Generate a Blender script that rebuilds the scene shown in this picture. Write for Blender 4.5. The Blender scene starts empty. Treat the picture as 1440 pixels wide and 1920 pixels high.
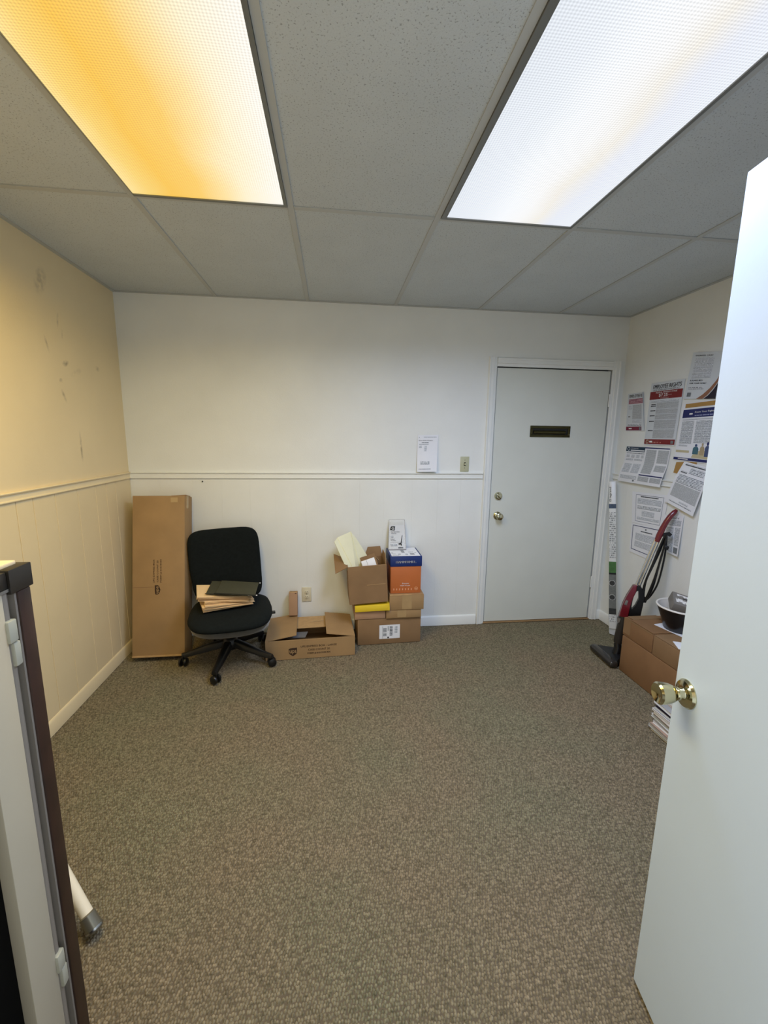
import bpy, bmesh, math, random
import numpy as np
from mathutils import Vector, Matrix, Euler

random.seed(7)
SC = bpy.context.scene
COL = SC.collection
PI = math.pi
V = Vector
R = math.radians

# ------------------------------------------------------------ room constants
D = 3.173                 # back wall
XL, XR = -1.417, 2.245    # side walls
H = 2.411                 # ceiling
YF = -0.06                # front wall, inner face

# ------------------------------------------------------------ camera
cam_d = bpy.data.cameras.new('camera')
cam = bpy.data.objects.new('camera', cam_d)
COL.objects.link(cam)
p_, y_, r_ = R(9.889), R(6.946), R(0.713)
fwd = V((math.sin(y_) * math.cos(p_), math.cos(y_) * math.cos(p_), -math.sin(p_)))
rt = V((math.cos(y_), -math.sin(y_), 0))
up = rt.cross(fwd)
r2 = math.cos(r_) * rt + math.sin(r_) * up
u2 = -math.sin(r_) * rt + math.cos(r_) * up
cam.matrix_world = Matrix(((r2.x, u2.x, -fwd.x, 0), (r2.y, u2.y, -fwd.y, 0),
                           (r2.z, u2.z, -fwd.z, 1.493), (0, 0, 0, 1)))
cam_d.sensor_fit = 'VERTICAL'
cam_d.sensor_height = 24.0
cam_d.lens = 24.0 * 797.16 / 1920.0
cam_d.clip_start = 0.02
SC.camera = cam

# ------------------------------------------------------------ world, exposure
W = bpy.data.worlds.new('world')
SC.world = W
W.use_nodes = True
W.node_tree.nodes['Background'].inputs[0].default_value = (0.93, 1.0, 1.04, 1)
W.node_tree.nodes['Background'].inputs[1].default_value = 1.5
SC.view_settings.view_transform = 'Standard'
SC.view_settings.look = 'None'
SC.view_settings.gamma = 1.0
SC.view_settings.exposure = 0.0
SC.view_settings.use_curve_mapping = False

# fluorescent tubes of the two ceiling lights (one area light per tube)
WARM_W, LEFT_WHITE_W, RIGHT_W = 14.0, 8.0, 33.0


def tube_light(name, x0, x1, y0, y1, color, watt):
    ld = bpy.data.lights.new(name, 'AREA')
    ld.shape = 'RECTANGLE'
    ld.size = x1 - x0
    ld.size_y = y1 - y0
    ld.color = color
    ld.energy = watt
    ld.spread = R(164)
    o = bpy.data.objects.new(name, ld)
    o.location = ((x0 + x1) / 2, (y0 + y1) / 2, H - 0.02)
    COL.objects.link(o)
    return o


tube_light('warm_tube_light', -0.74, -0.50, 0.76, 1.92, (1.0, 0.65, 0.09), WARM_W)
tube_light('white_tube_light', -0.45, -0.21, 0.76, 1.92, (0.94, 1.0, 0.80), LEFT_WHITE_W)
tube_light('cool_tube_light', 0.50, 1.02, 0.76, 1.92, (0.58, 0.69, 1.0), RIGHT_W)

# ------------------------------------------------------------ node materials
MATS = {}


def new_mat(name):
    m = bpy.data.materials.new(name)
    m.use_nodes = True
    nt = m.node_tree
    b = nt.nodes['Principled BSDF']
    MATS[name] = m
    return m, nt, b


def N(nt, kind, **kw):
    n = nt.nodes.new(kind)
    for k, v in kw.items():
        if k in n.inputs.keys() if hasattr(n.inputs, 'keys') else False:
            n.inputs[k].default_value = v
        else:
            setattr(n, k, v)
    return n


def lin(c):
    return tuple(((x / 255) / 12.92 if x / 255 <= 0.04045 else ((x / 255 + 0.055) / 1.055) ** 2.4) for x in c)


def mat(name, rgb, rough=0.6, metal=0.0, var=0.0, vscale=8.0, bump=0.0, bscale=150.0, spec=None, coat=0.0, detail=4.0, srgb=True):
    """plain surface: base colour, soft blotchy variation, fine relief"""
    m, nt, b = new_mat(name)
    c = lin(rgb) if srgb else rgb
    b.inputs['Base Color'].default_value = (*c, 1)
    b.inputs['Roughness'].default_value = rough
    b.inputs['Metallic'].default_value = metal
    if spec is not None:
        b.inputs['Specular IOR Level'].default_value = spec
    if coat:
        b.inputs['Coat Weight'].default_value = coat
    tc = nt.nodes.new('ShaderNodeTexCoord')
    if var:
        n = nt.nodes.new('ShaderNodeTexNoise')
        n.inputs['Scale'].default_value = vscale
        n.inputs['Detail'].default_value = detail
        nt.links.new(tc.outputs['Object'], n.inputs['Vector'])
        cr = nt.nodes.new('ShaderNodeValToRGB')
        cr.color_ramp.elements[0].position = 0.3
        cr.color_ramp.elements[1].position = 0.7
        cr.color_ramp.elements[0].color = (*[x * (1 - var) for x in c], 1)
        cr.color_ramp.elements[1].color = (*[min(1, x * (1 + var)) for x in c], 1)
        nt.links.new(n.outputs['Fac'], cr.inputs['Fac'])
        nt.links.new(cr.outputs['Color'], b.inputs['Base Color'])
    if bump:
        n = nt.nodes.new('ShaderNodeTexNoise')
        n.inputs['Scale'].default_value = bscale
        n.inputs['Detail'].default_value = 3.0
        nt.links.new(tc.outputs['Object'], n.inputs['Vector'])
        bp = nt.nodes.new('ShaderNodeBump')
        bp.inputs['Strength'].default_value = bump
        bp.inputs['Distance'].default_value = 0.002
        nt.links.new(n.outputs['Fac'], bp.inputs['Height'])
        nt.links.new(bp.outputs['Normal'], b.inputs['Normal'])
    return m


WALLC = (236, 238, 233)
mat('wall_paint', WALLC, 0.55, var=0.03, vscale=3, bump=0.25, bscale=120)
mat('trim_paint', (238, 240, 235), 0.4, var=0.02, vscale=5, bump=0.05)
mat('door_paint', (221, 224, 214), 0.45, var=0.025, vscale=4, bump=0.06, bscale=60)
mat('white_door', (212, 230, 253), 0.42, var=0.02, vscale=3, bump=0.08, bscale=90)
mat('ceiling_grid', (186, 189, 186), 0.5)
mat('wood_threshold', (150, 120, 80), 0.6, var=0.15, vscale=20)
mat('dark_gap', (20, 19, 17), 0.9)
mat('cardboard', (163, 131, 89), 0.8, var=0.09, vscale=6, bump=0.1, bscale=260)
mat('cardboard_dark', (142, 111, 76), 0.82, var=0.1, vscale=7, bump=0.1, bscale=260)
mat('cardboard_red', (138, 102, 66), 0.82, var=0.1, vscale=7, bump=0.1, bscale=260)
mat('cardboard_pink', (176, 140, 108), 0.82, var=0.06, vscale=7, bump=0.1, bscale=260)
mat('cardboard_edge', (186, 152, 106), 0.85, var=0.1, vscale=40)
mat('tan_tape', (178, 148, 104), 0.35, var=0.05, vscale=20)
mat('clear_tape', (184, 156, 112), 0.25)
mat('print_brown', (58, 38, 22), 0.8)
mat('print_black', (26, 27, 28), 0.8)
mat('print_white', (240, 240, 238), 0.7)
mat('paper_white', (236, 238, 242), 0.75, var=0.015, vscale=9)
mat('paper_grey', (214, 220, 224), 0.75, var=0.02, vscale=9)
mat('label_white', (238, 240, 244), 0.5)
mat('chair_fabric', (19, 24, 24), 0.95, var=0.18, vscale=60, bump=0.5, bscale=500, spec=0.2)
mat('black_plastic', (20, 21, 21), 0.35, bump=0.05)
mat('chair_shell', (158, 152, 140), 0.5)
mat('manila', (240, 208, 158), 0.75, var=0.05, vscale=9)
mat('olive_folder', (62, 62, 44), 0.75, var=0.08, vscale=12, bump=0.08)
mat('chrome', (210, 212, 214), 0.12, 1.0)
mat('steel', (170, 172, 174), 0.28, 1.0)
mat('brass', (202, 197, 166), 0.12, 1.0)
mat('antique_brass', (76, 72, 44), 0.32, 0.85)
mat('ivory_plastic', (218, 211, 184), 0.4)
mat('switch_plate', (190, 190, 158), 0.4)
mat('slot_dark', (30, 30, 26), 0.7)
mat('box_blue', (24, 48, 110), 0.45, var=0.04)
mat('box_orange', (196, 110, 56), 0.5, var=0.05)
mat('peach', (240, 178, 130), 0.6)
mat('yellow_card', (236, 204, 48), 0.5, var=0.03)
mat('cream_sheet', (240, 236, 200), 0.55, var=0.03)
mat('vac_red', (112, 22, 34), 0.25, coat=0.3)
mat('vac_black', (14, 14, 15), 0.35)
mat('vac_smoke', (50, 46, 41), 0.2)
mat('vac_grey', (120, 116, 110), 0.4)
mat('bowl_black', (14, 17, 22), 0.3)
mat('bowl_white', (232, 228, 220), 0.35)
mat('poster_red', (126, 32, 34), 0.65)
mat('poster_maroon', (124, 34, 58), 0.65)
mat('poster_navy', (30, 38, 98), 0.65)
mat('poster_teal', (24, 54, 76), 0.65)
mat('poster_gold', (176, 136, 72), 0.65)
mat('poster_brown', (150, 104, 76), 0.65)
mat('poster_black', (34, 28, 44), 0.65)
mat('poster_sand', (196, 186, 150), 0.65)
mat('figure_teal', (70, 110, 122), 0.7)
mat('figure_tan', (176, 158, 124), 0.7)
mat('figure_blue', (70, 84, 120), 0.7)
mat('grey_square', (120, 126, 130), 0.7, var=0.35, vscale=300)
mat('pack_white', (226, 228, 224), 0.3, var=0.02)
mat('pack_green', (62, 110, 52), 0.35, var=0.25, vscale=40)
mat('pack_grey', (108, 112, 108), 0.35, var=0.15, vscale=60)
mat('pack_dark', (44, 46, 46), 0.35, var=0.4, vscale=50)
mat('pack_blue', (50, 74, 100), 0.35, var=0.3, vscale=60)
mat('cabinet_brown', (48, 29, 21), 0.45, var=0.25, vscale=14, bump=0.05)
mat('cabinet_black', (36, 32, 27), 0.4, var=0.1)
mat('cabinet_top', (232, 210, 168), 0.4, var=0.03)
mat('cabinet_panel', (178, 169, 148), 0.5, var=0.02)
mat('cabinet_grey', (128, 121, 112), 0.4, 0.0)
mat('hinge_paint', (168, 166, 150), 0.45)
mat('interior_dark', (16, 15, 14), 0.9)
mat('grey_box', (110, 110, 112), 0.6)
mat('white_enamel', (236, 228, 206), 0.35)
mat('ferrule', (126, 124, 112), 0.3, 0.6)
mat('booklet', (206, 202, 196), 0.7, var=0.08, vscale=30)
mat('booklet_tan', (176, 148, 128), 0.7, var=0.08, vscale=30)
mat('booklet_grey', (160, 160, 160), 0.7, var=0.08, vscale=30)
mat('lamp_frame', (120, 122, 118), 0.4, 0.3)
mat('pebble', (206, 188, 160), 0.6, var=0.2, vscale=40)

# clear plastic
m, nt, b = new_mat('clear_plastic')
b.inputs['Base Color'].default_value = (0.86, 0.87, 0.85, 1)
b.inputs['Roughness'].default_value = 0.12
b.inputs['Alpha'].default_value = 0.28
m, nt, b = new_mat('clear_wrap')
b.inputs['Base Color'].default_value = (0.8, 0.83, 0.85, 1)
b.inputs['Roughness'].default_value = 0.15
b.inputs['Alpha'].default_value = 0.55


def print_lines(name, pitch, paper, ink, dens=0.42, word=260.0, thick=0.55):
    """rows of small illegible print, laid out in metres through UV"""
    m, nt, b = new_mat(name)
    b.inputs['Roughness'].default_value = 0.75
    L = nt.links
    uv = nt.nodes.new('ShaderNodeUVMap')
    sp = nt.nodes.new('ShaderNodeSeparateXYZ')
    L.new(uv.outputs['UV'], sp.inputs[0])

    def mth(op, a, b_=None):
        n = nt.nodes.new('ShaderNodeMath')
        n.operation = op
        for i, s in enumerate((a, b_)):
            if s is None:
                continue
            if isinstance(s, (int, float)):
                n.inputs[i].default_value = s
            else:
                L.new(s, n.inputs[i])
        return n.outputs[0]
    v = mth('DIVIDE', sp.outputs['Y'], pitch)
    row = mth('FLOOR', v)
    fr = mth('FRACT', v)
    inrow = mth('LESS_THAN', fr, thick)
    cmb = nt.nodes.new('ShaderNodeCombineXYZ')
    L.new(mth('MULTIPLY', sp.outputs['X'], word), cmb.inputs[0])
    L.new(mth('MULTIPLY', row, 7.31), cmb.inputs[1])
    nz = nt.nodes.new('ShaderNodeTexNoise')
    nz.inputs['Scale'].default_value = 1.0
    nz.inputs['Detail'].default_value = 1.0
    L.new(cmb.outputs[0], nz.inputs['Vector'])
    wd = mth('GREATER_THAN', nz.outputs['Fac'], dens)
    fac = mth('MULTIPLY', inrow, wd)
    mx = nt.nodes.new('ShaderNodeMix')
    mx.data_type = 'RGBA'
    L.new(fac, mx.inputs['Factor'])
    mx.inputs['A'].default_value = (*lin(paper), 1)
    mx.inputs['B'].default_value = (*lin(ink), 1)
    L.new(mx.outputs['Result'], b.inputs['Base Color'])
    return m


print_lines('fine_print', 0.0062, (226, 230, 234), (128, 134, 140), word=420)
print_lines('medium_print', 0.0085, (230, 234, 238), (110, 116, 124), word=320, dens=0.44)
print_lines('light_print', 0.0068, (228, 232, 238), (158, 164, 170), word=400)
print_lines('bold_print', 0.011, (226, 230, 234), (78, 82, 88), word=300, dens=0.36, thick=0.65)
print_lines('dense_print', 0.005, (206, 210, 212), (150, 154, 158), word=500, dens=0.4)
print_lines('pink_print', 0.009, (124, 34, 58), (206, 170, 178), word=200, dens=0.36)
print_lines('navy_print', 0.012, (30, 38, 98), (160, 166, 200), word=180, dens=0.45)
print_lines('teal_print', 0.014, (24, 54, 76), (190, 205, 210), word=180, dens=0.3)
print_lines('red_print', 0.014, (126, 32, 34), (206, 140, 124), word=170, dens=0.5)
print_lines('orange_print', 0.02, (196, 110, 56), (236, 180, 140), word=110, dens=0.5, thick=0.7)
print_lines('pack_print', 0.016, (222, 224, 220), (138, 142, 140), word=180, dens=0.5, thick=0.6)
print_lines('barcode', 0.0052, (226, 229, 234), (90, 94, 98), word=20, dens=0.2, thick=0.6)
print_lines('carton_print', 0.03, (232, 230, 226), (150, 146, 140), word=60, dens=0.5, thick=0.4)

# ceiling tile: off-white mineral fibre with pin holes and short fissures
m, nt, b = new_mat('ceiling_tile')
b.inputs['Roughness'].default_value = 0.9
tc = nt.nodes.new('ShaderNodeTexCoord')
oi = nt.nodes.new('ShaderNodeObjectInfo')
off = nt.nodes.new('ShaderNodeVectorMath')
off.operation = 'SCALE'
off.inputs['Scale'].default_value = 11.0
cx = nt.nodes.new('ShaderNodeCombineXYZ')
nt.links.new(oi.outputs['Random'], cx.inputs[0])
nt.links.new(oi.outputs['Random'], cx.inputs[1])
nt.links.new(cx.outputs[0], off.inputs[0])
add = nt.nodes.new('ShaderNodeVectorMath')
nt.links.new(tc.outputs['Object'], add.inputs[0])
nt.links.new(off.outputs[0], add.inputs[1])
n1 = nt.nodes.new('ShaderNodeTexNoise')
n1.inputs['Scale'].default_value = 190
n1.inputs['Detail'].default_value = 2
n2 = nt.nodes.new('ShaderNodeTexNoise')
n2.inputs['Scale'].default_value = 5
nt.links.new(add.outputs[0], n1.inputs['Vector'])
nt.links.new(add.outputs[0], n2.inputs['Vector'])
r1 = nt.nodes.new('ShaderNodeValToRGB')
r1.color_ramp.elements[0].position = 0.30
r1.color_ramp.elements[1].position = 0.40
TC = lin((206, 213, 215))
r1.color_ramp.elements[0].color = (*[x * .55 for x in TC], 1)
r1.color_ramp.elements[1].color = (*TC, 1)
nt.links.new(n1.outputs['Fac'], r1.inputs['Fac'])
r3 = nt.nodes.new('ShaderNodeValToRGB')
r3.color_ramp.elements[0].color = (.9, .9, .9, 1)
r3.color_ramp.elements[1].color = (1, 1, 1, 1)
nt.links.new(n2.outputs['Fac'], r3.inputs['Fac'])
mx = nt.nodes.new('ShaderNodeMix')
mx.data_type = 'RGBA'
mx.blend_type = 'MULTIPLY'
mx.inputs['Factor'].default_value = 1
nt.links.new(r1.outputs['Color'], mx.inputs['A'])
nt.links.new(r3.outputs['Color'], mx.inputs['B'])
nt.links.new(mx.outputs['Result'], b.inputs['Base Color'])
bp = nt.nodes.new('ShaderNodeBump')
bp.inputs['Strength'].default_value = 0.4
bp.inputs['Distance'].default_value = 0.003
nt.links.new(n1.outputs['Fac'], bp.inputs['Height'])
nt.links.new(bp.outputs['Normal'], b.inputs['Normal'])

# carpet loops
m, nt, b = new_mat('carpet_loop')
b.inputs['Roughness'].default_value = 0.95
b.inputs['Specular IOR Level'].default_value = 0.1
tc = nt.nodes.new('ShaderNodeTexCoord')
n1 = nt.nodes.new('ShaderNodeTexNoise')
n1.inputs['Scale'].default_value = 95
n1.inputs['Detail'].default_value = 2
n2 = nt.nodes.new('ShaderNodeTexNoise')
n2.inputs['Scale'].default_value = 1.6
n2.inputs['Detail'].default_value = 3
for n in (n1, n2):
    nt.links.new(tc.outputs['Object'], n.inputs['Vector'])
r1 = nt.nodes.new('ShaderNodeValToRGB')
r1.color_ramp.elements[0].position = 0.3
r1.color_ramp.elements[1].position = 0.72
r1.color_ramp.elements[0].color = (*lin((98, 90, 73)), 1)
r1.color_ramp.elements[1].color = (*lin((154, 142, 119)), 1)
nt.links.new(n1.outputs['Fac'], r1.inputs['Fac'])
r2_ = nt.nodes.new('ShaderNodeValToRGB')
r2_.color_ramp.elements[0].position = 0.4
r2_.color_ramp.elements[1].position = 0.62
r2_.color_ramp.elements[0].color = (1, .97, .93, 1)
r2_.color_ramp.elements[1].color = (.9, .98, .92, 1)
nt.links.new(n2.outputs['Fac'], r2_.inputs['Fac'])
mx = nt.nodes.new('ShaderNodeMix')
mx.data_type = 'RGBA'
mx.blend_type = 'MULTIPLY'
mx.inputs['Factor'].default_value = 1
nt.links.new(r1.outputs['Color'], mx.inputs['A'])
nt.links.new(r2_.outputs['Color'], mx.inputs['B'])
nt.links.new(mx.outputs['Result'], b.inputs['Base Color'])
mat('carpet_base', (98, 87, 70), 0.95, var=0.1, vscale=40)

# left wall: warm lamplight tinted into its paint, plus scuffs and a greasy smudge (real marks on the wall)
mat('wall_paint_warm_cast', (235, 216, 174), 0.55, var=0.03, vscale=3, bump=0.25, bscale=120)
mat('trim_warm_cast', (238, 221, 182), 0.4, var=0.02, vscale=5, bump=0.05)  # left rail and baseboard, yellow lamp cast put into the colour too
m = MATS['wall_paint_warm_cast'].copy()
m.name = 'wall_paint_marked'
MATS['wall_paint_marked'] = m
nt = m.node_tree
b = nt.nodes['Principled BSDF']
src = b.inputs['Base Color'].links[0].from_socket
geo = nt.nodes.new('ShaderNodeNewGeometry')
nz = nt.nodes.new('ShaderNodeTexNoise')
nz.inputs['Scale'].default_value = 34
nz.inputs['Detail'].default_value = 9
nt.links.new(geo.outputs['Position'], nz.inputs['Vector'])
cur = src
for (yc, zc, ry, rz, tilt, amt) in [
        (2.435, 2.232, .045, .085, -.5, .55), (2.541, 2.077, .010, .045, -.2, .45), (2.568, 2.015, .010, .04, -.1, .4),
        (2.43, 1.936, .012, .05, .35, .4), (2.57, 1.866, .036, .018, .3, .8), (2.888, 1.884, .03, .02, 0, .4),
        (2.512, 1.77, .018, .014, .3, .8), (2.525, 1.692, .014, .042, .5, .6), (2.63, 1.42, .014, .11, 0, .55),
        (2.66, 1.83, .07, .02, .4, .25)]:
    mp = nt.nodes.new('ShaderNodeMapping')
    mp.vector_type = 'TEXTURE'
    mp.inputs['Location'].default_value = (XL, yc, zc)
    mp.inputs['Rotation'].default_value = (tilt, 0, 0)
    mp.inputs['Scale'].default_value = (1, ry, rz)
    nt.links.new(geo.outputs['Position'], mp.inputs['Vector'])
    ln = nt.nodes.new('ShaderNodeVectorMath')
    ln.operation = 'LENGTH'
    nt.links.new(mp.outputs['Vector'], ln.inputs[0])
    mr = nt.nodes.new('ShaderNodeMapRange')
    mr.inputs['From Min'].default_value = 1.0
    mr.inputs['From Max'].default_value = 0.15
    mr.inputs['To Min'].default_value = 0
    mr.inputs['To Max'].default_value = amt
    nt.links.new(ln.outputs['Value'], mr.inputs['Value'])
    mr2 = nt.nodes.new('ShaderNodeMapRange')
    mr2.inputs['From Min'].default_value = .34
    mr2.inputs['From Max'].default_value = .66
    nt.links.new(nz.outputs['Fac'], mr2.inputs['Value'])
    mu = nt.nodes.new('ShaderNodeMath')
    mu.operation = 'MULTIPLY'
    nt.links.new(mr.outputs['Result'], mu.inputs[0])
    nt.links.new(mr2.outputs['Result'], mu.inputs[1])
    mx = nt.nodes.new('ShaderNodeMix')
    mx.data_type = 'RGBA'
    nt.links.new(mu.outputs[0], mx.inputs['Factor'])
    nt.links.new(cur, mx.inputs['A'])
    mx.inputs['B'].default_value = (*lin((96, 78, 52)), 1)
    cur = mx.outputs['Result']
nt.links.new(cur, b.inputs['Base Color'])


def lens_mat(name, stops, strength):
    """prismatic lens over fluorescent tubes: glows with the tubes' colour across its width"""
    m, nt, b = new_mat(name)
    L = nt.links
    uv = nt.nodes.new('ShaderNodeUVMap')
    sp = nt.nodes.new('ShaderNodeSeparateXYZ')
    L.new(uv.outputs['UV'], sp.inputs[0])
    wob = nt.nodes.new('ShaderNodeTexNoise')
    wob.inputs['Scale'].default_value = 3.0
    L.new(uv.outputs['UV'], wob.inputs['Vector'])
    ws = nt.nodes.new('ShaderNodeMath')
    ws.operation = 'MULTIPLY_ADD'
    L.new(wob.outputs['Fac'], ws.inputs[0])
    ws.inputs[1].default_value = 0.10
    ws.inputs[2].default_value = -0.05
    ad = nt.nodes.new('ShaderNodeMath')
    L.new(sp.outputs['X'], ad.inputs[0])
    L.new(ws.outputs[0], ad.inputs[1])
    dv = nt.nodes.new('ShaderNodeMath')
    dv.operation = 'DIVIDE'
    L.new(ad.outputs[0], dv.inputs[0])
    dv.inputs[1].default_value = 0.56
    cr = nt.nodes.new('ShaderNodeValToRGB')
    el = cr.color_ramp.elements
    while len(el) > 1:
        el.remove(el[-1])
    el[0].position = stops[0][0]
    el[0].color = (*lin(stops[0][1]), 1)
    for p, c in stops[1:]:
        e = el.new(p)
        e.color = (*lin(c), 1)
    L.new(dv.outputs[0], cr.inputs['Fac'])

    def wave(sx, sy):
        d = nt.nodes.new('ShaderNodeVectorMath')
        d.operation = 'DOT_PRODUCT'
        L.new(uv.outputs['UV'], d.inputs[0])
        d.inputs[1].default_value = (sx, sy, 0)
        s = nt.nodes.new('ShaderNodeMath')
        s.operation = 'SINE'
        L.new(d.outputs['Value'], s.inputs[0])
        return s.outputs[0]
    k = 2 * PI / 0.0115
    mul = nt.nodes.new('ShaderNodeMath')
    mul.operation = 'MULTIPLY'
    L.new(wave(k * .707, k * .707), mul.inputs[0])
    L.new(wave(k * .707, -k * .707), mul.inputs[1])
    # the last few centimetres of the lens are smooth
    mr = nt.nodes.new('ShaderNodeMapRange')
    mr.inputs['From Min'].default_value = 0.02
    mr.inputs['From Max'].default_value = 0.12
    mr.inputs['To Min'].default_value = 0.0
    mr.inputs['To Max'].default_value = 0.17
    L.new(sp.outputs['Y'], mr.inputs['Value'])
    ma = nt.nodes.new('ShaderNodeMath')
    ma.operation = 'MULTIPLY_ADD'
    L.new(mul.outputs[0], ma.inputs[0])
    L.new(mr.outputs['Result'], ma.inputs[1])
    ma.inputs[2].default_value = strength
    b.inputs['Base Color'].default_value = (.05, .05, .05, 1)
    b.inputs['Roughness'].default_value = 0.3
    L.new(cr.outputs['Color'], b.inputs['Emission Color'])
    L.new(ma.outputs[0], b.inputs['Emission Strength'])
    return m


lens_mat('lens_warm', [(0.0, (255, 226, 150)), (0.10, (250, 212, 116)), (0.25, (250, 198, 82)), (0.46, (252, 206, 104)),
                       (0.62, (254, 226, 160)), (0.78, (254, 242, 208)), (1.0, (255, 250, 240))], 0.95)
lens_mat('lens_cool', [(0.0, (228, 234, 242)), (0.22, (236, 241, 248)), (0.40, (248, 251, 255)), (0.55, (250, 250, 250)),
                       (0.68, (244, 240, 232)), (0.82, (234, 238, 248)), (1.0, (238, 243, 250))], 0.95)

# ------------------------------------------------------------ mesh helpers
ID = Matrix.Identity(4)


class MB:
    def __init__(self):
        self.bm = bmesh.new()
        self.uv = self.bm.loops.layers.uv.new('UVMap')

    def box(self, lo, hi, M=ID, bev=0.0, seg=2):
        vs = [self.bm.verts.new(M @ V((x, y, z))) for x in (lo[0], hi[0]) for y in (lo[1], hi[1]) for z in (lo[2], hi[2])]
        fs = [(0, 1, 3, 2), (4, 6, 7, 5), (0, 4, 5, 1), (2, 3, 7, 6), (0, 2, 6, 4), (1, 5, 7, 3)]
        faces = [self.bm.faces.new([vs[i] for i in f]) for f in fs]
        if bev:
            es = list({e for f in faces for e in f.edges})
            bmesh.ops.bevel(self.bm, geom=es, offset=bev, segments=seg, profile=0.5, affect='EDGES')
        return self

    def hexa(self, pts):
        """eight corners: bottom ring of four, top ring of four"""
        vs = [self.bm.verts.new(p) for p in pts]
        for f in [(3, 2, 1, 0), (4, 5, 6, 7), (0, 1, 5, 4), (1, 2, 6, 5), (2, 3, 7, 6), (3, 0, 4, 7)]:
            self.bm.faces.new([vs[i] for i in f])
        return self

    def panel(self, a, b, c, d, t):
        """flat four-cornered board of thickness t, grown to the back of its front face a-b-c-d"""
        a, b, c, d = V(a), V(b), V(c), V(d)
        n = (c - a).cross(d - b)
        n.normalize()
        o = n * -t
        return self.hexa([a + o, b + o, c + o, d + o, a, b, c, d])

    def grid(self, fn, nu, nv, su=1.0, sv=1.0):
        vs = [[self.bm.verts.new(fn(i / nu, j / nv)) for j in range(nv + 1)] for i in range(nu + 1)]
        for i in range(nu):
            for j in range(nv):
                q = [(i, j), (i + 1, j), (i + 1, j + 1), (i, j + 1)]
                f = self.bm.faces.new([vs[a][c] for a, c in q])
                for lp, (a, c) in zip(f.loops, q):
                    lp[self.uv].uv = (a / nu * su, c / nv * sv)
        return self

    def tube(self, pts, r, n=10, cap=True, flat=None):
        pts = [V(p) for p in pts]
        k = len(pts)
        rr = r if isinstance(r, (list, tuple)) else [r] * k
        tan = []
        for i in range(k):
            t = pts[min(i + 1, k - 1)] - pts[max(i - 1, 0)]
            tan.append(t.normalized())
        ref = V((0, 0, 1)) if abs(tan[0].z) < 0.9 else V((1, 0, 0))
        u = tan[0].cross(ref).normalized()
        rings = []
        for i in range(k):
            u = (u - tan[i] * u.dot(tan[i])).normalized()
            w = tan[i].cross(u)
            rings.append([self.bm.verts.new(pts[i] + (u * math.cos(2 * PI * j / n) + w * math.sin(2 * PI * j / n)) * rr[i]) for j in range(n)])
        for i in range(k - 1):
            for j in range(n):
                self.bm.faces.new([rings[i][j], rings[i][(j + 1) % n], rings[i + 1][(j + 1) % n], rings[i + 1][j]])
        if cap:
            self.bm.faces.new(list(reversed(rings[0])))
            self.bm.faces.new(rings[-1])
        return self

    def lathe(self, prof, M=ID, n=28, cap=True):
        rings = []
        for r, h in prof:
            if r < 1e-6:
                rings.append([self.bm.verts.new(M @ V((0, 0, h)))])
            else:
                rings.append([self.bm.verts.new(M @ V((r * math.cos(2 * PI * j / n), r * math.sin(2 * PI * j / n), h))) for j in range(n)])
        for a, b in zip(rings, rings[1:]):
            for j in range(n):
                j2 = (j + 1) % n
                if len(a) == 1 and len(b) == 1:
                    continue
                if len(a) == 1:
                    self.bm.faces.new([a[0], b[j2], b[j]])
                elif len(b) == 1:
                    self.bm.faces.new([a[j], a[j2], b[0]])
                else:
                    self.bm.faces.new([a[j], a[j2], b[j2], b[j]])
        if cap:
            if len(rings[0]) > 1:
                self.bm.faces.new(list(reversed(rings[0])))
            if len(rings[-1]) > 1:
                self.bm.faces.new(rings[-1])
        return self

    def prism(self, poly, h0, h1, M=ID, bev=0.0):
        a = [self.bm.verts.new(M @ V((x, y, h0))) for x, y in poly]
        b = [self.bm.verts.new(M @ V((x, y, h1))) for x, y in poly]
        k = len(poly)
        fs = [self.bm.faces.new(list(reversed(a))), self.bm.faces.new(b)]
        for i in range(k):
            fs.append(self.bm.faces.new([a[i], a[(i + 1) % k], b[(i + 1) % k], b[i]]))
        if bev:
            es = list({e for f in fs[:2] for e in f.edges})
            bmesh.ops.bevel(self.bm, geom=es, offset=bev, segments=2, profile=0.5, affect='EDGES')
        return self

    def mesh(self, name, smooth=35):
        bmesh.ops.recalc_face_normals(self.bm, faces=self.bm.faces[:])
        me = bpy.data.meshes.new(name)
        self.bm.to_mesh(me)
        self.bm.free()
        if smooth:
            me.polygons.foreach_set('use_smooth', [True] * len(me.polygons))
            me.set_sharp_from_angle(angle=R(smooth))
        return me


def root_of(o):
    while o.parent:
        o = o.parent
    return o


def link(name, me, material, parent=None, label=None):
    """one mesh object; its mesh is given in world space and moved into its root's space"""
    o = bpy.data.objects.new(name, me)
    COL.objects.link(o)
    if material:
        me.materials.append(MATS[material])
    if parent is not None:
        me.transform(Matrix.Translation(-root_of(parent).location))
        o.parent = parent
    if label:
        o['label'] = label
    return o


def part(name, mb, material, parent=None, label=None, smooth=35):
    return link(name, mb.mesh(name, smooth), material, parent, label)


def struct(name, mb, material, parent=None, smooth=35):
    o = part(name, mb, material, parent, smooth=smooth)
    if parent is None:
        o['kind'] = 'structure'
    return o


def tag(o, label, cat, group=None):
    o['label'] = label
    o['category'] = cat
    if group:
        o['group'] = group
    return o


def thing(name, label, cat, loc=(0, 0, 0), group=None):
    o = bpy.data.objects.new(name, None)
    o.empty_display_size = 0.05
    COL.objects.link(o)
    o.location = loc
    return tag(o, label, cat, group)


def setting(name, loc=(0, 0, 0)):
    o = bpy.data.objects.new(name, None)
    COL.objects.link(o)
    o.location = loc
    o['kind'] = 'structure'
    return o


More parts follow.
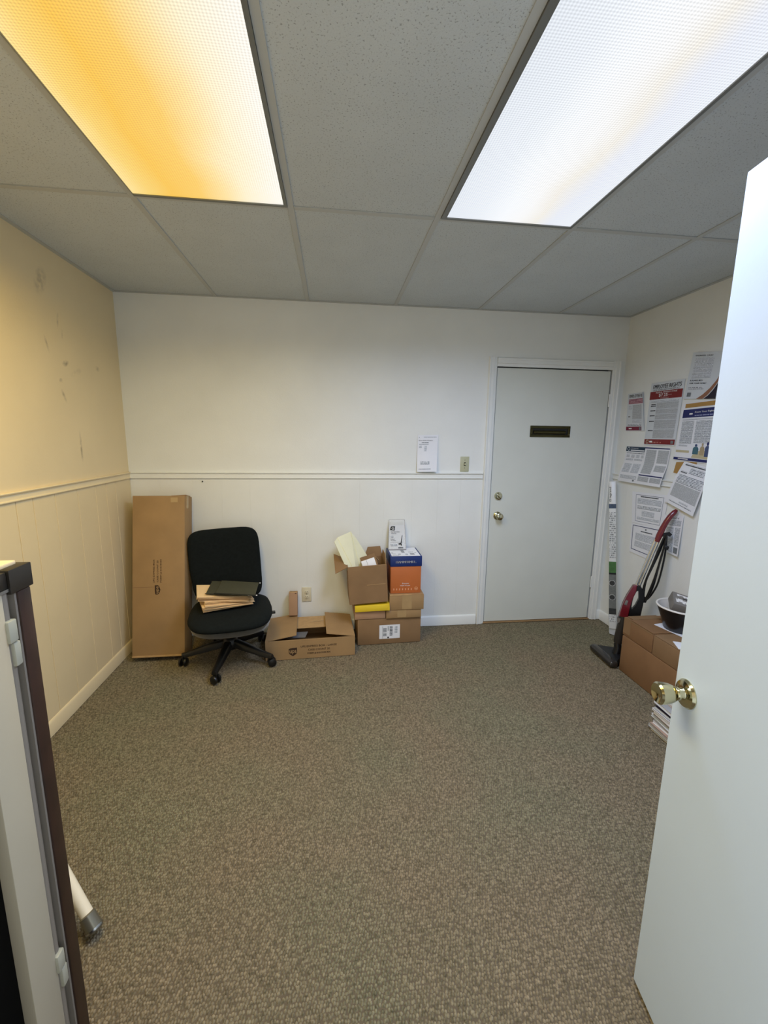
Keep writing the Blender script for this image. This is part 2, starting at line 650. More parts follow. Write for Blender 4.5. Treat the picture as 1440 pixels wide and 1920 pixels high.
class Face:
    """a printed face: s runs left to right, t top to bottom, h is the height above it"""

    def __init__(self, tl, tr, br, bl, bend=None):
        self.c = [V(tl), V(tr), V(br), V(bl)]
        self.n = (self.c[2] - self.c[0]).cross(self.c[1] - self.c[3]).normalized() * -1
        self.n = ((self.c[3] - self.c[0]).cross(self.c[1] - self.c[0])).normalized()
        self.w = ((self.c[1] - self.c[0]).length + (self.c[2] - self.c[3]).length) / 2
        self.h = ((self.c[3] - self.c[0]).length + (self.c[2] - self.c[1]).length) / 2
        self.bend = bend

    def at(self, s, t, h=0.0):
        a = self.c[0].lerp(self.c[1], s)
        b = self.c[3].lerp(self.c[2], s)
        k = self.bend(s, t) if self.bend else 0.0
        return a.lerp(b, t) + self.n * (h + k)

    def quad(self, s0, t0, s1, t1, h=0.0008, n=None):
        k = n or (6 if self.bend else 1)
        return MB().grid(lambda u, v: self.at(s0 + (s1 - s0) * u, t1 + (t0 - t1) * v, h), k, k,
                         (s1 - s0) * self.w, (t1 - t0) * self.h)

    def block(self, name, s0, t0, s1, t1, material, parent, h=0.0008):
        return part(name, self.quad(s0, t0, s1, t1, h), material, parent, smooth=60)

    def poly(self, name, pts, material, parent, h=0.001):
        mb = MB()
        mb.bm.faces.new([mb.bm.verts.new(self.at(s, t, h)) for s, t in pts])
        return part(name, mb, material, parent, smooth=0)

    def sheet(self, name, material, parent, th=0.0005, n=8):
        mb = MB()
        mb.grid(lambda u, v: self.at(u, 1 - v, 0), n, n, self.w, self.h)
        mb.grid(lambda u, v: self.at(u, v, -th), n, n, self.w, self.h)
        return part(name, mb, material, parent, smooth=60)

    def text(self, body, s0, t0, s1, t1, material, parent, h=0.0014, bold=0.0, turn=0, name='lettering', keep=False):
        """lettering fitted to the box s0..s1, t0..t1; turn=1 reads upward"""
        cu = bpy.data.curves.new(name, 'FONT')
        cu.body = body
        cu.size = 1.0
        cu.offset = 0.0 if 'M' in body else bold      # the built-in M breaks up when fattened
        cu.resolution_u = 2
        tmp = bpy.data.objects.new('tmp', cu)
        me = bpy.data.meshes.new_from_object(tmp)
        bpy.data.objects.remove(tmp)
        bpy.data.curves.remove(cu)
        co = np.empty(len(me.vertices) * 3, dtype=np.float32)
        me.vertices.foreach_get('co', co)
        co = co.reshape(-1, 3)
        mn, mxx = co.min(0), co.max(0)
        out = []
        for x, y, z in co:
            a = (x - mn[0]) / (mxx[0] - mn[0])
            b = (y - mn[1]) / (mxx[1] - mn[1])
            if turn:
                s, t = s0 + (s1 - s0) * (1 - b), t1 + (t0 - t1) * a
            else:
                s, t = s0 + (s1 - s0) * a, t1 + (t0 - t1) * b
            out.append(self.at(s, t, h))
        for v_, p in zip(me.vertices, out):
            v_.co = p
        me.update()
        if 'M' in body and bold:
            bm = bmesh.new()
            d = self.at(s0, t0).lerp(self.at(s0, t1), .055) - self.at(s0, t0)
            d = (self.at(1, .5) - self.at(0, .5)).normalized() * d.length if not turn else (self.at(.5, 0) - self.at(.5, 1)).normalized() * abs(s1 - s0) * self.w * .05
            for k in (0, 1):
                bm.from_mesh(me)
                me.transform(Matrix.Translation(d))
            bm.to_mesh(me)
            bm.free()
        return link(name, me, material, parent)


def carton_faces(x0, x1, y0, y1, z0, z1):
    return Face((x0, y0, z1), (x1, y0, z1), (x1, y0, z0), (x0, y0, z0))


# ============================================================ SETTING
# ---- floor with looped carpet
fl = struct('floor', MB().box((XL - .2, YF - .2, -.06), (XR + .2, D + .2, -.0058)), 'carpet_base')
PX, PY = 0.0086, 0.0095
xs = np.arange(XL, XR, PX)
ys = np.arange(0.60, D, PY)
gx, gy = np.meshgrid(xs, ys)
gx = gx + (np.arange(len(ys)) * 0.37 % 1.0)[:, None] * PX
rng = np.random.default_rng(3)
gx = gx + rng.normal(0, .0013, gx.shape)
gy = gy + rng.normal(0, .0016, gy.shape)
hz = rng.uniform(-.0026, 0.0, gx.shape)
an = rng.normal(-0.15, .35, gx.shape)
cxs, cys, chz, can = gx.ravel(), gy.ravel(), hz.ravel(), an.ravel()
ok = (cxs < XR - .01) & (cxs > XL + .01)
cxs, cys, chz, can = cxs[ok], cys[ok], chz[ok], can[ok]
nL = len(cxs)
K = 6
loc = [(0, 0, 1.0)]
for rad, hh in ((0.62, 0.72), (1.0, 0.0)):
    for j in range(K):
        a = 2 * PI * j / K
        loc.append((rad * math.cos(a), rad * math.sin(a), hh))
loc = np.array(loc)
lx = loc[:, 0] * .0048
ly = loc[:, 1] * .0060
ca, sa = np.cos(can)[:, None], np.sin(can)[:, None]
vx = cxs[:, None] + lx * ca - ly * sa
vy = cys[:, None] + lx * sa + ly * ca
vz = -.0062 + loc[None, :, 2] * (.0060 + chz[:, None])
co = np.stack([vx, vy, vz], -1).reshape(-1, 3).astype(np.float32)
fi = []
for j in range(K):
    j2 = (j + 1) % K
    fi += [(0, 1 + j, 1 + j2)]
tri = np.array(fi)
qd = np.array([(1 + j, 1 + K + j, 1 + K + (j + 1) % K, 1 + (j + 1) % K) for j in range(K)])
base = (np.arange(nL) * len(loc))[:, None, None]
tris = (tri[None] + base).reshape(-1)
quads = (qd[None] + base).reshape(-1)
me = bpy.data.meshes.new('carpet_loops')
me.vertices.add(len(co))
me.vertices.foreach_set('co', co.ravel())
li = np.concatenate([tris, quads]).astype(np.int32)
me.loops.add(len(li))
me.loops.foreach_set('vertex_index', li)
nt_, nq_ = nL * K, nL * K
me.polygons.add(nt_ + nq_)
st = np.concatenate([np.arange(nt_) * 3, nt_ * 3 + np.arange(nq_) * 4]).astype(np.int32)
me.polygons.foreach_set('loop_start', st)
me.polygons.foreach_set('use_smooth', np.ones(nt_ + nq_, dtype=bool))
me.update(calc_edges=True)
cl = link('carpet_loops', me, 'carpet_loop', fl)
cl['kind'] = 'stuff'

# ---- walls
DX0, DX1, DH = 1.222, 2.136, 2.022      # entry door leaf
mb = MB()
mb.prism([(XL - .12, 0), (XL - .12, H + .1), (XR + .12, H + .1), (XR + .12, 0), (DX1 + .012, 0), (DX1 + .012, DH + .012), (DX0 - .012, DH + .012), (DX0 - .012, 0)],
         0, .12, Matrix(((1, 0, 0, 0), (0, 0, 1, D), (0, 1, 0, 0), (0, 0, 0, 1))))
wall_back = struct('wall_back', mb, 'wall_paint', smooth=0)
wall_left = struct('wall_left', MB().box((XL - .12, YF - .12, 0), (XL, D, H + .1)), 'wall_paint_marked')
wall_right = struct('wall_right', MB().box((XR, YF - .12, 0), (XR + .12, D, H + .1)), 'wall_paint')
# front wall with the doorway the photograph is taken from
mb = MB()
mb.prism([(XL - .12, 0), (XL - .12, H + .1), (XR + .12, H + .1), (XR + .12, 0), (.72, 0), (.72, 2.05), (-.24, 2.05), (-.24, 0)],
         YF - .12, YF, Matrix(((1, 0, 0, 0), (0, 0, 1, 0), (0, 1, 0, 0), (0, 0, 0, 1))))
struct('wall_front', mb, 'wall_paint', smooth=0)

RZ0, RZ1 = 1.190, 1.236                  # chair rail
BB = 0.080


def boards(wall, axis, cuts, material, plane, sgn, gap=.003, th=.004, z0=BB - .01, z1=RZ0 + .006, bev=.0012):
    """wainscot planks, each its own board"""
    for a, b_ in zip(cuts, cuts[1:]):
        mb = MB()
        if axis == 'y':
            lo, hi = (min(plane, plane + sgn * th), a + gap / 2, z0), (max(plane, plane + sgn * th), b_ - gap / 2, z1)
        else:
            lo, hi = (a + gap / 2, min(plane, plane + sgn * th), z0), (b_ - gap / 2, max(plane, plane + sgn * th), z1)
        mb.box(lo, hi, bev=bev, seg=1)
        part('plank', mb, material, wall, smooth=0)


boards(wall_left, 'y', [YF, .2, .36, .56, .76, .9, 1.1, 1.24, 1.42, 1.6, 1.76, 1.92, 2.068, 2.18, 2.343, 2.539, 2.721, 2.842, 2.96, D - .002], 'wall_paint_warm_cast', XL, 1, gap=.0036)
boards(wall_back, 'x', [XL + .006, -1.22, -1.0, -.8, -.6, -.42, -.2, .0, .2, .38, .6, .8, .98, 1.145], 'wall_paint', D, -1, gap=.0004, th=.0015, bev=.0003)
boards(wall_right, 'y', [.9, 1.2, 1.5, 1.8, 2.05, 2.3, 2.55, 2.8, 3.0, D - .002], 'wall_paint', XR, -1, gap=.0004, th=.0015, bev=.0003)

# chair rail profile: (depth, height)
RP = [(0, RZ0), (.010, RZ0), (.014, RZ0 + .004), (.014, RZ0 + .008), (.009, RZ0 + .011), (.009, RZ1 - .013), (.017, RZ1 - .008), (.019, RZ1 - .003), (.016, RZ1), (0, RZ1)]
ML = Matrix(((1, 0, 0, XL), (0, 0, 1, 0), (0, 1, 0, 0), (0, 0, 0, 1)))
MR_ = Matrix(((-1, 0, 0, XR), (0, 0, 1, 0), (0, 1, 0, 0), (0, 0, 0, 1)))
MBK = Matrix(((0, 0, 1, 0), (-1, 0, 0, D), (0, 1, 0, 0), (0, 0, 0, 1)))
struct('trim_1', MB().prism(RP, YF, D - .002, ML), 'trim_warm_cast', smooth=30)
struct('trim_2', MB().prism(RP, XL + .002, 1.149, MBK), 'trim_paint', smooth=30)
struct('trim_3', MB().prism(RP, 1.0, D - .002, MR_), 'trim_paint', smooth=30)
BP = [(0, 0), (.013, 0), (.013, BB - .012), (.009, BB - .004), (.006, BB), (0, BB)]
struct('baseboard_left', MB().prism(BP, YF, D - .002, ML), 'trim_warm_cast', smooth=30)
struct('baseboard_back', MB().prism(BP, XL + .002, 1.149, MBK), 'trim_paint', smooth=30)
struct('baseboard_right', MB().prism(BP, .9, D - .002, MR_), 'trim_paint', smooth=30)
struct('trim_4', MB().prism(BP, 2.20, XR - .002, MBK), 'trim_paint', smooth=30)

# ---- ceiling: plenum, tiles and tee bars
ceil = struct('ceiling', MB().box((XL - .12, YF - .12, H + .09), (XR + .12, D + .12, H + .14)), 'dark_gap')
GX = [XL, -.770, -.160, .450, 1.060, 1.670, XR]
GY = [YF, .734, 1.954, D]
LIGHTS = {(1, 1), (3, 1)}
for i in range(6):
    for j in range(3):
        if (i, j) in LIGHTS:
            continue
        part('ceiling_tile', MB().box((GX[i] + .004, GY[j] + .004, H + .004), (GX[i + 1] - .004, GY[j + 1] - .004, H + .018)), 'ceiling_tile', ceil, smooth=0)
for x in GX[1:-1]:
    part('tee_bar', MB().box((x - .012, YF, H), (x + .012, D, H + .0035)), 'ceiling_grid', ceil, smooth=0)
for j, y in enumerate(GY[1:-1]):
    for i in range(6):
        part('cross_bar', MB().box((GX[i] + .0125, y - .012, H), (GX[i + 1] - .0125, y + .012, H + .0035)), 'ceiling_grid', ceil, smooth=0)
part('wall_angle', MB().box((XL, YF, H - .0005), (XL + .022, D, H + .003)), 'ceiling_grid', ceil)
part('wall_angle', MB().box((XR - .022, YF, H - .0005), (XR, D, H + .003)), 'ceiling_grid', ceil)
part('wall_angle', MB().box((XL + .0225, D - .022, H - .0005), (XR - .0225, D, H + .003)), 'ceiling_grid', ceil)


def troffer(label, gx0, gx1, lx0, lx1, lens):
    t = thing('ceiling_light', label, 'ceiling light', ((gx0 + gx1) / 2, 1.344, H))
    y0, y1 = .748, 1.940
    ly0, ly1 = .762, 1.927
    mb = MB()
    z0, z1 = H - .006, H + .003
    mb.box((gx0 + .013, y0, z0), (lx0, y1, z1))
    mb.box((lx1, y0, z0), (gx1 - .013, y1, z1))
    mb.box((lx0, y0, z0), (lx1, ly0, z1))
    mb.box((lx0, ly1, z0), (lx1, y1, z1))
    part('frame', mb, 'lamp_frame', t, smooth=0)
    part('housing', MB().box((gx0 + .013, y0, H + .004), (gx1 - .013, y1, H + .07)), 'label_white', t)
    mb = MB().grid(lambda u, v: V((lx0 + (lx1 - lx0) * u, ly1 + (ly0 - ly1) * v, H - .002)), 1, 1, lx1 - lx0, ly1 - ly0)
    mb.grid(lambda u, v: V((lx0 + (lx1 - lx0) * (1 - u), ly1 + (ly0 - ly1) * v, H + .001)), 1, 1, lx1 - lx0, ly1 - ly0)
    part('diffuser', mb, lens, t, smooth=0)
    return t


troffer('ceiling light whose ribbed diffuser glows amber on one side and white on the other', -.770, -.160, -.755, -.186, 'lens_warm')
troffer('ceiling light with an evenly cool white ribbed diffuser above the open door', .450, 1.060, .484, 1.036, 'lens_cool')

# ---- entry door in the back wall
d1 = setting('door_1', ((DX0 + DX1) / 2, D, 0))
part('leaf', MB().box((DX0 + .003, D + .004, .012), (DX1 - .003, D + .046, DH - .003), bev=.0015, seg=1), 'door_paint', d1)
part('backing', MB().box((DX0 - .011, D + .06, 0.0), (DX1 + .011, D + .08, DH + .011)), 'dark_gap', d1)
part('threshold', MB().box((DX0 - .011, D - .012, 0), (DX1 + .011, D + .05, .008), bev=.003), 'wood_threshold', d1)
CP = [(0, 0), (.006, .0), (.010, .008), (.010, .02), (.016, .024), (.016, .046), (.020, .052), (.020, .060), (.012, .064), (0, .064)]
# casing legs and head, moulded profile: (proud, across)
MJ = Matrix(((0, -1, 0, DX0 - .004), (-1, 0, 0, D), (0, 0, 1, 0), (0, 0, 0, 1)))
part('casing', MB().prism(CP, 0, DH + .07, MJ), 'trim_paint', d1, smooth=30)
MJ = Matrix(((0, 1, 0, DX1 + .004), (-1, 0, 0, D), (0, 0, 1, 0), (0, 0, 0, 1)))
part('casing', MB().prism(CP, 0, DH + .07, MJ), 'trim_paint', d1, smooth=30)
MJ = Matrix(((0, 0, 1, 0), (-1, 0, 0, D), (0, 1, 0, DH + .004), (0, 0, 0, 1)))
part('casing', MB().prism(CP, DX0 - .003, DX1 + .003, MJ), 'trim_paint', d1, smooth=30)
for zc in (1.80, .33):
    h = part('hinge', MB().tube([(DX1, D - .004, zc - .048), (DX1, D - .004, zc + .048)], .006, 10), 'trim_paint', d1)
MKB = Matrix(((1, 0, 0, 0), (0, 0, -1, D), (0, 1, 0, 0), (0, 0, 0, 1)))   # local z comes out of the back wall
# mail slot
sx0, sx1, sz0, sz1 = 1.512, 1.838, 1.514, 1.600
mb = MB()
f_ = .020
y0 = D - .004
for lo, hi in [((sx0, sz0), (sx1, sz0 + f_)), ((sx0, sz1 - f_), (sx1, sz1)), ((sx0, sz0 + f_), (sx0 + f_, sz1 - f_)), ((sx1 - f_, sz0 + f_), (sx1, sz1 - f_))]:
    mb.box((lo[0], y0, lo[1]), (hi[0], D + .004, hi[1]), bev=.002, seg=2)
ms = part('mail_slot', mb, 'antique_brass', d1)
part('slot_recess', MB().box((sx0 + f_, D + .0025, sz0 + f_), (sx1 - f_, D + .0038, sz1 - f_)), 'slot_dark', ms)
part('slot_flap', MB().tube([(sx0 + f_ + .006, D + .001, sz0 + .037), (sx1 - f_ - .02, D + .001, sz0 + .037)], [.013, .013], 12), 'antique_brass', ms)
part('screw', MB().lathe([(.004, 0), (.003, .002), (0, .0025)], Matrix.Translation((sx1 - .009, D - .004, sz0 + .02)) @ Matrix.Rotation(PI / 2, 4, 'X'), 10), 'brass', ms)
# deadbolt and knob
RX = Matrix.Rotation(PI / 2, 4, 'X')      # z -> -y


def out_back(x, z):
    return Matrix.Translation((x, D + .004, z)) @ RX


db = part('deadbolt', MB().lathe([(.032, 0), (.032, .004), (.028, .012), (.020, .014), (.018, .018), (0, .018)], out_back(1.288, 1.055)), 'brass', d1)
part('thumb_turn', MB().box((-.006, -.015, .018), (.006, .015, .034), out_back(1.288, 1.055) @ Matrix.Rotation(R(35), 4, 'Z'), bev=.003), 'brass', db)
KP = [(.033, 0), (.033, .003), (.028, .009), (.015, .013), (.012, .018), (.012, .028), (.018, .034), (.026, .042), (.028, .052), (.026, .060), (.018, .065), (0, .066)]
part('knob', MB().lathe(KP, out_back(1.290, .898)), 'brass', d1)

# ---- open white door at the right
d2 = setting('door_2', (.69, -.03, 0))
hx, hy = .690, -.030
ex, ey = .824, .857
dv = V((ex - hx, ey - hy, 0))
dl = dv.length
dv.normalize()
nl = V((-dv.y, dv.x, 0))                   # towards the room's left
MD = Matrix(((dv.x, -nl.x, 0, hx), (dv.y, -nl.y, 0, hy), (0, 0, 1, 0), (0, 0, 0, 1)))   # local x along the leaf, y away from the seen face
part('leaf', MB().box((0, 0, .012), (dl, .035, 2.022), MD, bev=.0015, seg=1), 'white_door', d2)
KM = Matrix.Translation(V((.8185, .815, .912)) + nl * 0.0) @ Matrix(((dv.x, 0, nl.x, 0), (dv.y, 0, nl.y, 0), (0, 1, 0, 0), (0, 0, 0, 1)))
part('rose', MB().lathe([(.034, 0), (.034, .003), (.030, .008), (.022, .010), (.016, .011), (0, .011)], KM, 40), 'brass', d2)
part('knob', MB().lathe([(.014, .010), (.0125, .014), (.0125, .020), (.015, .021), (.015, .025), (.0135, .027), (.019, .033), (.0235, .044), (.0255, .058), (.0255, .066), (.022, .070), (.020, .0695), (.012, .066), (0, .065)], KM, 40), 'brass', d2)
for zc in (.25, 1.02, 1.8):
    part('hinge', MB().tube([V((hx, hy, zc - .045)) + nl * .004, V((hx, hy, zc + .045)) + nl * .004], .006, 10), 'brass', d2)

# ---- outlet and switch
o = thing('wall_outlet', 'ivory duplex outlet low on the back wall above the flattened carton', 'outlet', (-.205, D, .298))
part('plate', MB().box((-.241, D - .011, .242), (-.171, D - .0036, .355), bev=.003), 'ivory_plastic', o)
for zc in (.318, .279):
    rc = part('receptacle', MB().lathe([(.0165, 0), (.0165, .004), (.015, .005), (0, .005)], Matrix.Translation((-.206, D - .0105, zc)) @ RX, 20), 'ivory_plastic', o)
    mb = MB()
    mb.box((-.213, D - .0160, zc + .000), (-.2105, D - .0154, zc + .009))
    mb.box((-.2015, D - .0160, zc + .000), (-.199, D - .0154, zc + .009))
    mb.box((-.208, D - .0160, zc - .010), (-.204, D - .0154, zc - .005))
    part('slots', mb, 'slot_dark', rc, smooth=0)
part('screw', MB().lathe([(.0035, 0), (.002, .001), (0, .001)], Matrix.Translation((-.206, D - .0112, .2985)) @ RX, 10), 'steel', o)
o = thing('light_switch', 'ivory light switch plate between paper notice and door casing', 'switch', (1.003, D, 1.303))
part('plate', MB().box((.969, D - .007, 1.245), (1.037, D, 1.360), bev=.0025), 'switch_plate', o)
part('toggle', MB().box((.998, D - .020, 1.296), (1.008, D - .006, 1.310), bev=.002), 'switch_plate', o)
part('toggle_slot', MB().box((.996, D - .0076, 1.290), (1.010, D - .0069, 1.316)), 'slot_dark', o)
for zc in (1.334, 1.273):
    part('screw', MB().lathe([(.003, 0), (.002, .001), (0, .001)], Matrix.Translation((1.003, D - .007, zc)) @ RX, 10), 'slot_dark', o)
nail = part('nail', MB().lathe([(.003, -.004), (.003, .003), (.005, .003), (.005, .005), (0, .005)], Matrix.Translation((-.925, D - .003, 1.170)) @ RX, 10), 'slot_dark')
nail.location = (0, 0, 0)
tag(nail, 'tiny dark nail head just under the chair rail', 'nail')

# ============================================================ CARTONS AT THE BACK WALL
TC_ = .004


def closed_carton(name, label, x0, x1, y0, y1, z0, z1, material, group=None, rot=0.0, bev=.003, tape=None, flaps=True):
    t = thing(name, label, 'box', ((x0 + x1) / 2, (y0 + y1) / 2, z0), group)
    c = V(((x0 + x1) / 2, (y0 + y1) / 2, 0))
    M = Matrix.Translation(c) @ Matrix.Rotation(rot, 4, 'Z') @ Matrix.Translation(-c)
    part('body', MB().box((x0, y0, z0), (x1, y1, z1 - .003), M, bev=bev), material, t)
    if flaps:
        g = .002
        ym = (y0 + y1) / 2
        part('flap', MB().box((x0 + .002, y0 + .001, z1 - .003), (x1 - .002, ym - g, z1), M, bev=.0012, seg=1), material, t)
        part('flap', MB().box((x0 + .002, ym + g, z1 - .003), (x1 - .002, y1 - .001, z1), M, bev=.0012, seg=1), material, t)
    if tape:
        a, b_, drop = tape
        part('tape', MB().box((a, y0 - .0008, z1 - drop), (b_, y0 + .0002, z1 - .002), M), 'tan_tape', t, smooth=0)
    return t


def emblem(fc, s0, t0, s1, t1, parent, turn=0):
    """parcel shield with its three letters knocked out"""
    pts = [(0, .12), (.18, .04), (.5, 0), (.82, .0), (1, -.02), (1, .55), (.9, .75), (.72, .88), (.5, 1.0), (.28, .88), (.1, .75), (0, .55)]
    if turn:
        q = [(s0 + (s1 - s0) * b_, t1 + (t0 - t1) * a) for a, b_ in pts]
    else:
        q = [(s0 + (s1 - s0) * a, t0 + (t1 - t0) * b_) for a, b_ in pts]
    e = fc.poly('emblem', q, 'print_brown', parent)
    if turn:
        fc.text('ups', s0 + (s1 - s0) * .30, t0 + (t1 - t0) * .12, s0 + (s1 - s0) * .82, t1 - (t1 - t0) * .12, 'cardboard_edge', e, h=.0016, bold=0.0042, turn=1)
    else:
        fc.text('ups', s0 + (s1 - s0) * .10, t0 + (t1 - t0) * .26, s0 + (s1 - s0) * .92, t0 + (t1 - t0) * .80, 'cardboard_edge', e, h=.0016, bold=0.0042)
    return e


# tall carton leaning into the left corner
tilt = R(-11.2)
tx0, tx1, tl_, tt = -1.332, -.998, 1.082, .150
TM = Matrix.Translation((0, 2.968, 0.0)) @ Matrix.Rotation(tilt, 4, 'X')     # pivot: lower back edge on the floor
t = thing('tall_carton', 'tall narrow brown carton leaning upright in the left corner', 'box', ((tx0 + tx1) / 2, 2.90, 0))
TM = Matrix.Translation((0, 2.790 + tt * math.cos(-tilt), 0)) @ Matrix.Rotation(tilt, 4, 'X')
part('body', MB().box((tx0, -tt, .001), (tx1, 0, tl_), TM, bev=.004), 'cardboard', t)
part('bottom_flap', MB().box((tx0 + .001, -tt - .006, .004), (tx1 - .001, -tt + .002, .016), TM, bev=.003), 'cardboard_edge', t, label='folded bottom lip')
part('side_seam', MB().box((tx0 + .004, -tt - .0007, .468), (tx0 + .14, -tt + .0005, .471), TM), 'cardboard_dark', t, smooth=0)
part('tape', MB().box((tx1 - .09, -tt - .0008, tl_ - .045), (tx1 - .045, -tt + .0005, tl_ - .012), TM), 'clear_tape', t, smooth=0)
part('tape', MB().box((tx1 - .0005, -tt + .035, tl_ - .085), (tx1 + .001, -tt + .075, tl_ + .001), TM), 'clear_tape', t, smooth=0)
part('torn_flap', MB().hexa([TM @ V(p) for p in [(tx1 - .10, -tt + .03, tl_), (tx1 - .002, -tt + .03, tl_), (tx1 - .002, -.03, tl_), (tx1 - .10, -.03, tl_),
                                                  (tx1 - .10, -tt + .035, tl_ + .003), (tx1 - .004, -tt + .035, tl_ + .008), (tx1 - .004, -.03, tl_ + .005), (tx1 - .10, -.03, tl_ + .003)]]), 'cardboard_dark', t)
fc = Face(TM @ V((tx0, -tt, tl_)), TM @ V((tx1, -tt, tl_)), TM @ V((tx1, -tt, 0)), TM @ V((tx0, -tt, 0)))
emblem(fc, .428, .555, .535, .612, t, turn=1)
fc.text('UPS EXPRESS BOX', .395, .395, .425, .540, 'print_brown', t, bold=0.0035, turn=1)
fc.text('CASE COUNT 20', .465, .402, .495, .536, 'print_brown', t, bold=0.0035, turn=1)
fc.text('FORM # 01019104', .530, .396, .560, .538, 'print_brown', t, bold=0.0035, turn=1)

# low carton with open flaps
t = thing('open_carton', 'low wide brown carton with open flaps on the carpet beside the chair', 'box', (-.16, 2.94, 0))
CX, CY = -.157, 2.74
MU = Matrix.Translation((CX, CY, 0)) @ Matrix.Rotation(R(3.0), 4, 'Z')
uw, ud, uh = .603, .375, .138
hw = uw / 2
mb = MB()
mb.box((-hw, 0, 0), (hw, .004, uh), MU)
mb.box((-hw, ud - .004, 0), (hw, ud, uh), MU)
mb.box((-hw, .004, 0), (-hw + .004, ud - .004, uh), MU)
mb.box((hw - .004, .004, 0), (hw, ud - .004, uh), MU)
mb.box((-hw + .004, .004, 0), (hw - .004, ud - .004, .004), MU)
part('body', mb, 'cardboard', t, smooth=0)


def P3(M, *p):
    return M @ V(p)


# flaps: left, right, back; front one folded inside
part('flap', MB().panel(P3(MU, -hw, .002, uh + .002), P3(MU, -hw + .205, .022, uh + .026), P3(MU, -hw + .205, ud - .004, uh + .030), P3(MU, -hw, ud - .002, uh + .004), .004), 'cardboard', t)
part('flap', MB().panel(P3(MU, hw - .195, .010, uh + .030), P3(MU, hw, .002, uh + .003), P3(MU, hw, ud - .002, uh + .004), P3(MU, hw - .195, ud - .01, uh + .034), .004), 'cardboard', t)
bf = part('flap', MB().panel(P3(MU, -hw + .05, ud - .185, uh - .004), P3(MU, hw - .05, ud - .185, uh - .002), P3(MU, hw - .01, ud - .002, uh + .002), P3(MU, -hw + .01, ud - .002, uh + .002), .004), 'cardboard_edge', t)
part('flap', MB().panel(P3(MU, -hw + .008, .006, uh), P3(MU, hw - .008, .006, uh), P3(MU, hw - .01, .070, uh - .045), P3(MU, -hw + .01, .070, uh - .045), .004), 'cardboard_edge', t)
part('inner_sheet', MB().panel(P3(MU, -.20, .13, .095), P3(MU, -.04, .13, .090), P3(MU, -.02, .20, .10), P3(MU, -.19, .20, .10), .003), 'grey_box', t)
part('torn_patch', MB().prism([(-.05, 0), (.05, .012), (.06, .03), (.02, .02), (-.03, .012)], 0, .0006, MU @ Matrix.Translation((.04, ud - .105, uh + .0006))), 'tan_tape', t)
fc = Face(P3(MU, -hw, 0, uh), P3(MU, hw, 0, uh), P3(MU, hw, 0, 0), P3(MU, -hw, 0, 0))
emblem(fc, .253, .40, .345, .83, t)
fc.text('UPS EXPRESS BOX - LARGE', .385, .31, .790, .41, 'print_brown', t, bold=0.0042)
fc.text('CASE COUNT 20', .468, .50, .712, .60, 'print_brown', t, bold=0.0042)
fc.text('FORM # 01019104 KN', .460, .69, .715, .79, 'print_brown', t, bold=0.0042)

# small narrow carton standing on the back flap
zf = .1405
t = thing('small_carton', 'small narrow tan carton standing on the open flap against the wall', 'box', (-.300, 3.08, zf))
c0 = V((-.302, 3.082, zf + .0318))
M = Matrix.Translation(c0) @ Matrix.Rotation(R(-9), 4, 'X')
part('body', MB().box((-.031, -.028, .0), (.031, .028, .172), M, bev=.002), 'cardboard_pink', t)
part('end_flap', MB().box((-.028, -.020, -.006), (.028, .024, .001), M, bev=.002), 'cardboard_dark', t)
part('end_flap', MB().box((-.0305, -.0275, .171), (.0305, .0275, .1735), M, bev=.001), 'cardboard_edge', t)
fc = Face(P3(M, -.031, -.028, .172), P3(M, .031, -.028, .172), P3(M, .031, -.028, 0), P3(M, -.031, -.028, 0))
fc.block('print_mark', .72, .02, .92, .045, 'print_brown', t)
ft = Face(P3(M, -.029, .026, .1735), P3(M, .029, .026, .1735), P3(M, .029, -.026, .1735), P3(M, -.029, -.026, .1735))
ft.text('FRAGILE', .10, .12, .90, .45, 'print_brown', t, bold=0.0035)

# stack: bottom carton
t = closed_carton('stacked_carton', 'wide brown carton with white shipping label at the bottom of the stack', .165, .633, 2.895, 3.155, 0, .200, 'cardboard_dark', 'cartons stacked by the wall', rot=R(2.4))
MA = Matrix.Translation((.399, 3.025, 0)) @ Matrix.Rotation(R(2.4), 4, 'Z') @ Matrix.Translation((-.399, -3.025, 0))
fc = Face(P3(MA, .165, 2.895, .200), P3(MA, .633, 2.895, .200), P3(MA, .633, 2.895, 0), P3(MA, .165, 2.895, 0))
s0, s1, t0, t1 = .338, .665, .265, .80
lb = fc.block('shipping_label', s0, t0, s1, t1, 'label_white', t, h=.0010)


def ls(a):
    return s0 + (s1 - s0) * a


def lt(a):
    return t0 + (t1 - t0) * a


fc.block('barcode', ls(.18), lt(.22), ls(.35), lt(.52), 'barcode', lb, h=.0015)
fc.block('barcode', ls(.18), lt(.60), ls(.35), lt(.80), 'barcode', lb, h=.0015)
fc.block('print_mark', ls(.155), lt(.1), ls(.165), lt(.98), 'print_black', lb, h=.0015)
fc.block('print_mark', ls(.39), lt(.86), ls(.47), lt(.97), 'print_black', lb, h=.0015)
fc.block('print_block', ls(.40), lt(.10), ls(.47), lt(.42), 'dense_print', lb, h=.0015)
fc.block('print_block', ls(.50), lt(.12), ls(.64), lt(.78), 'bold_print', lb, h=.0015)
fc.block('print_block', ls(.74), lt(.12), ls(.88), lt(.60), 'medium_print', lb, h=.0015)

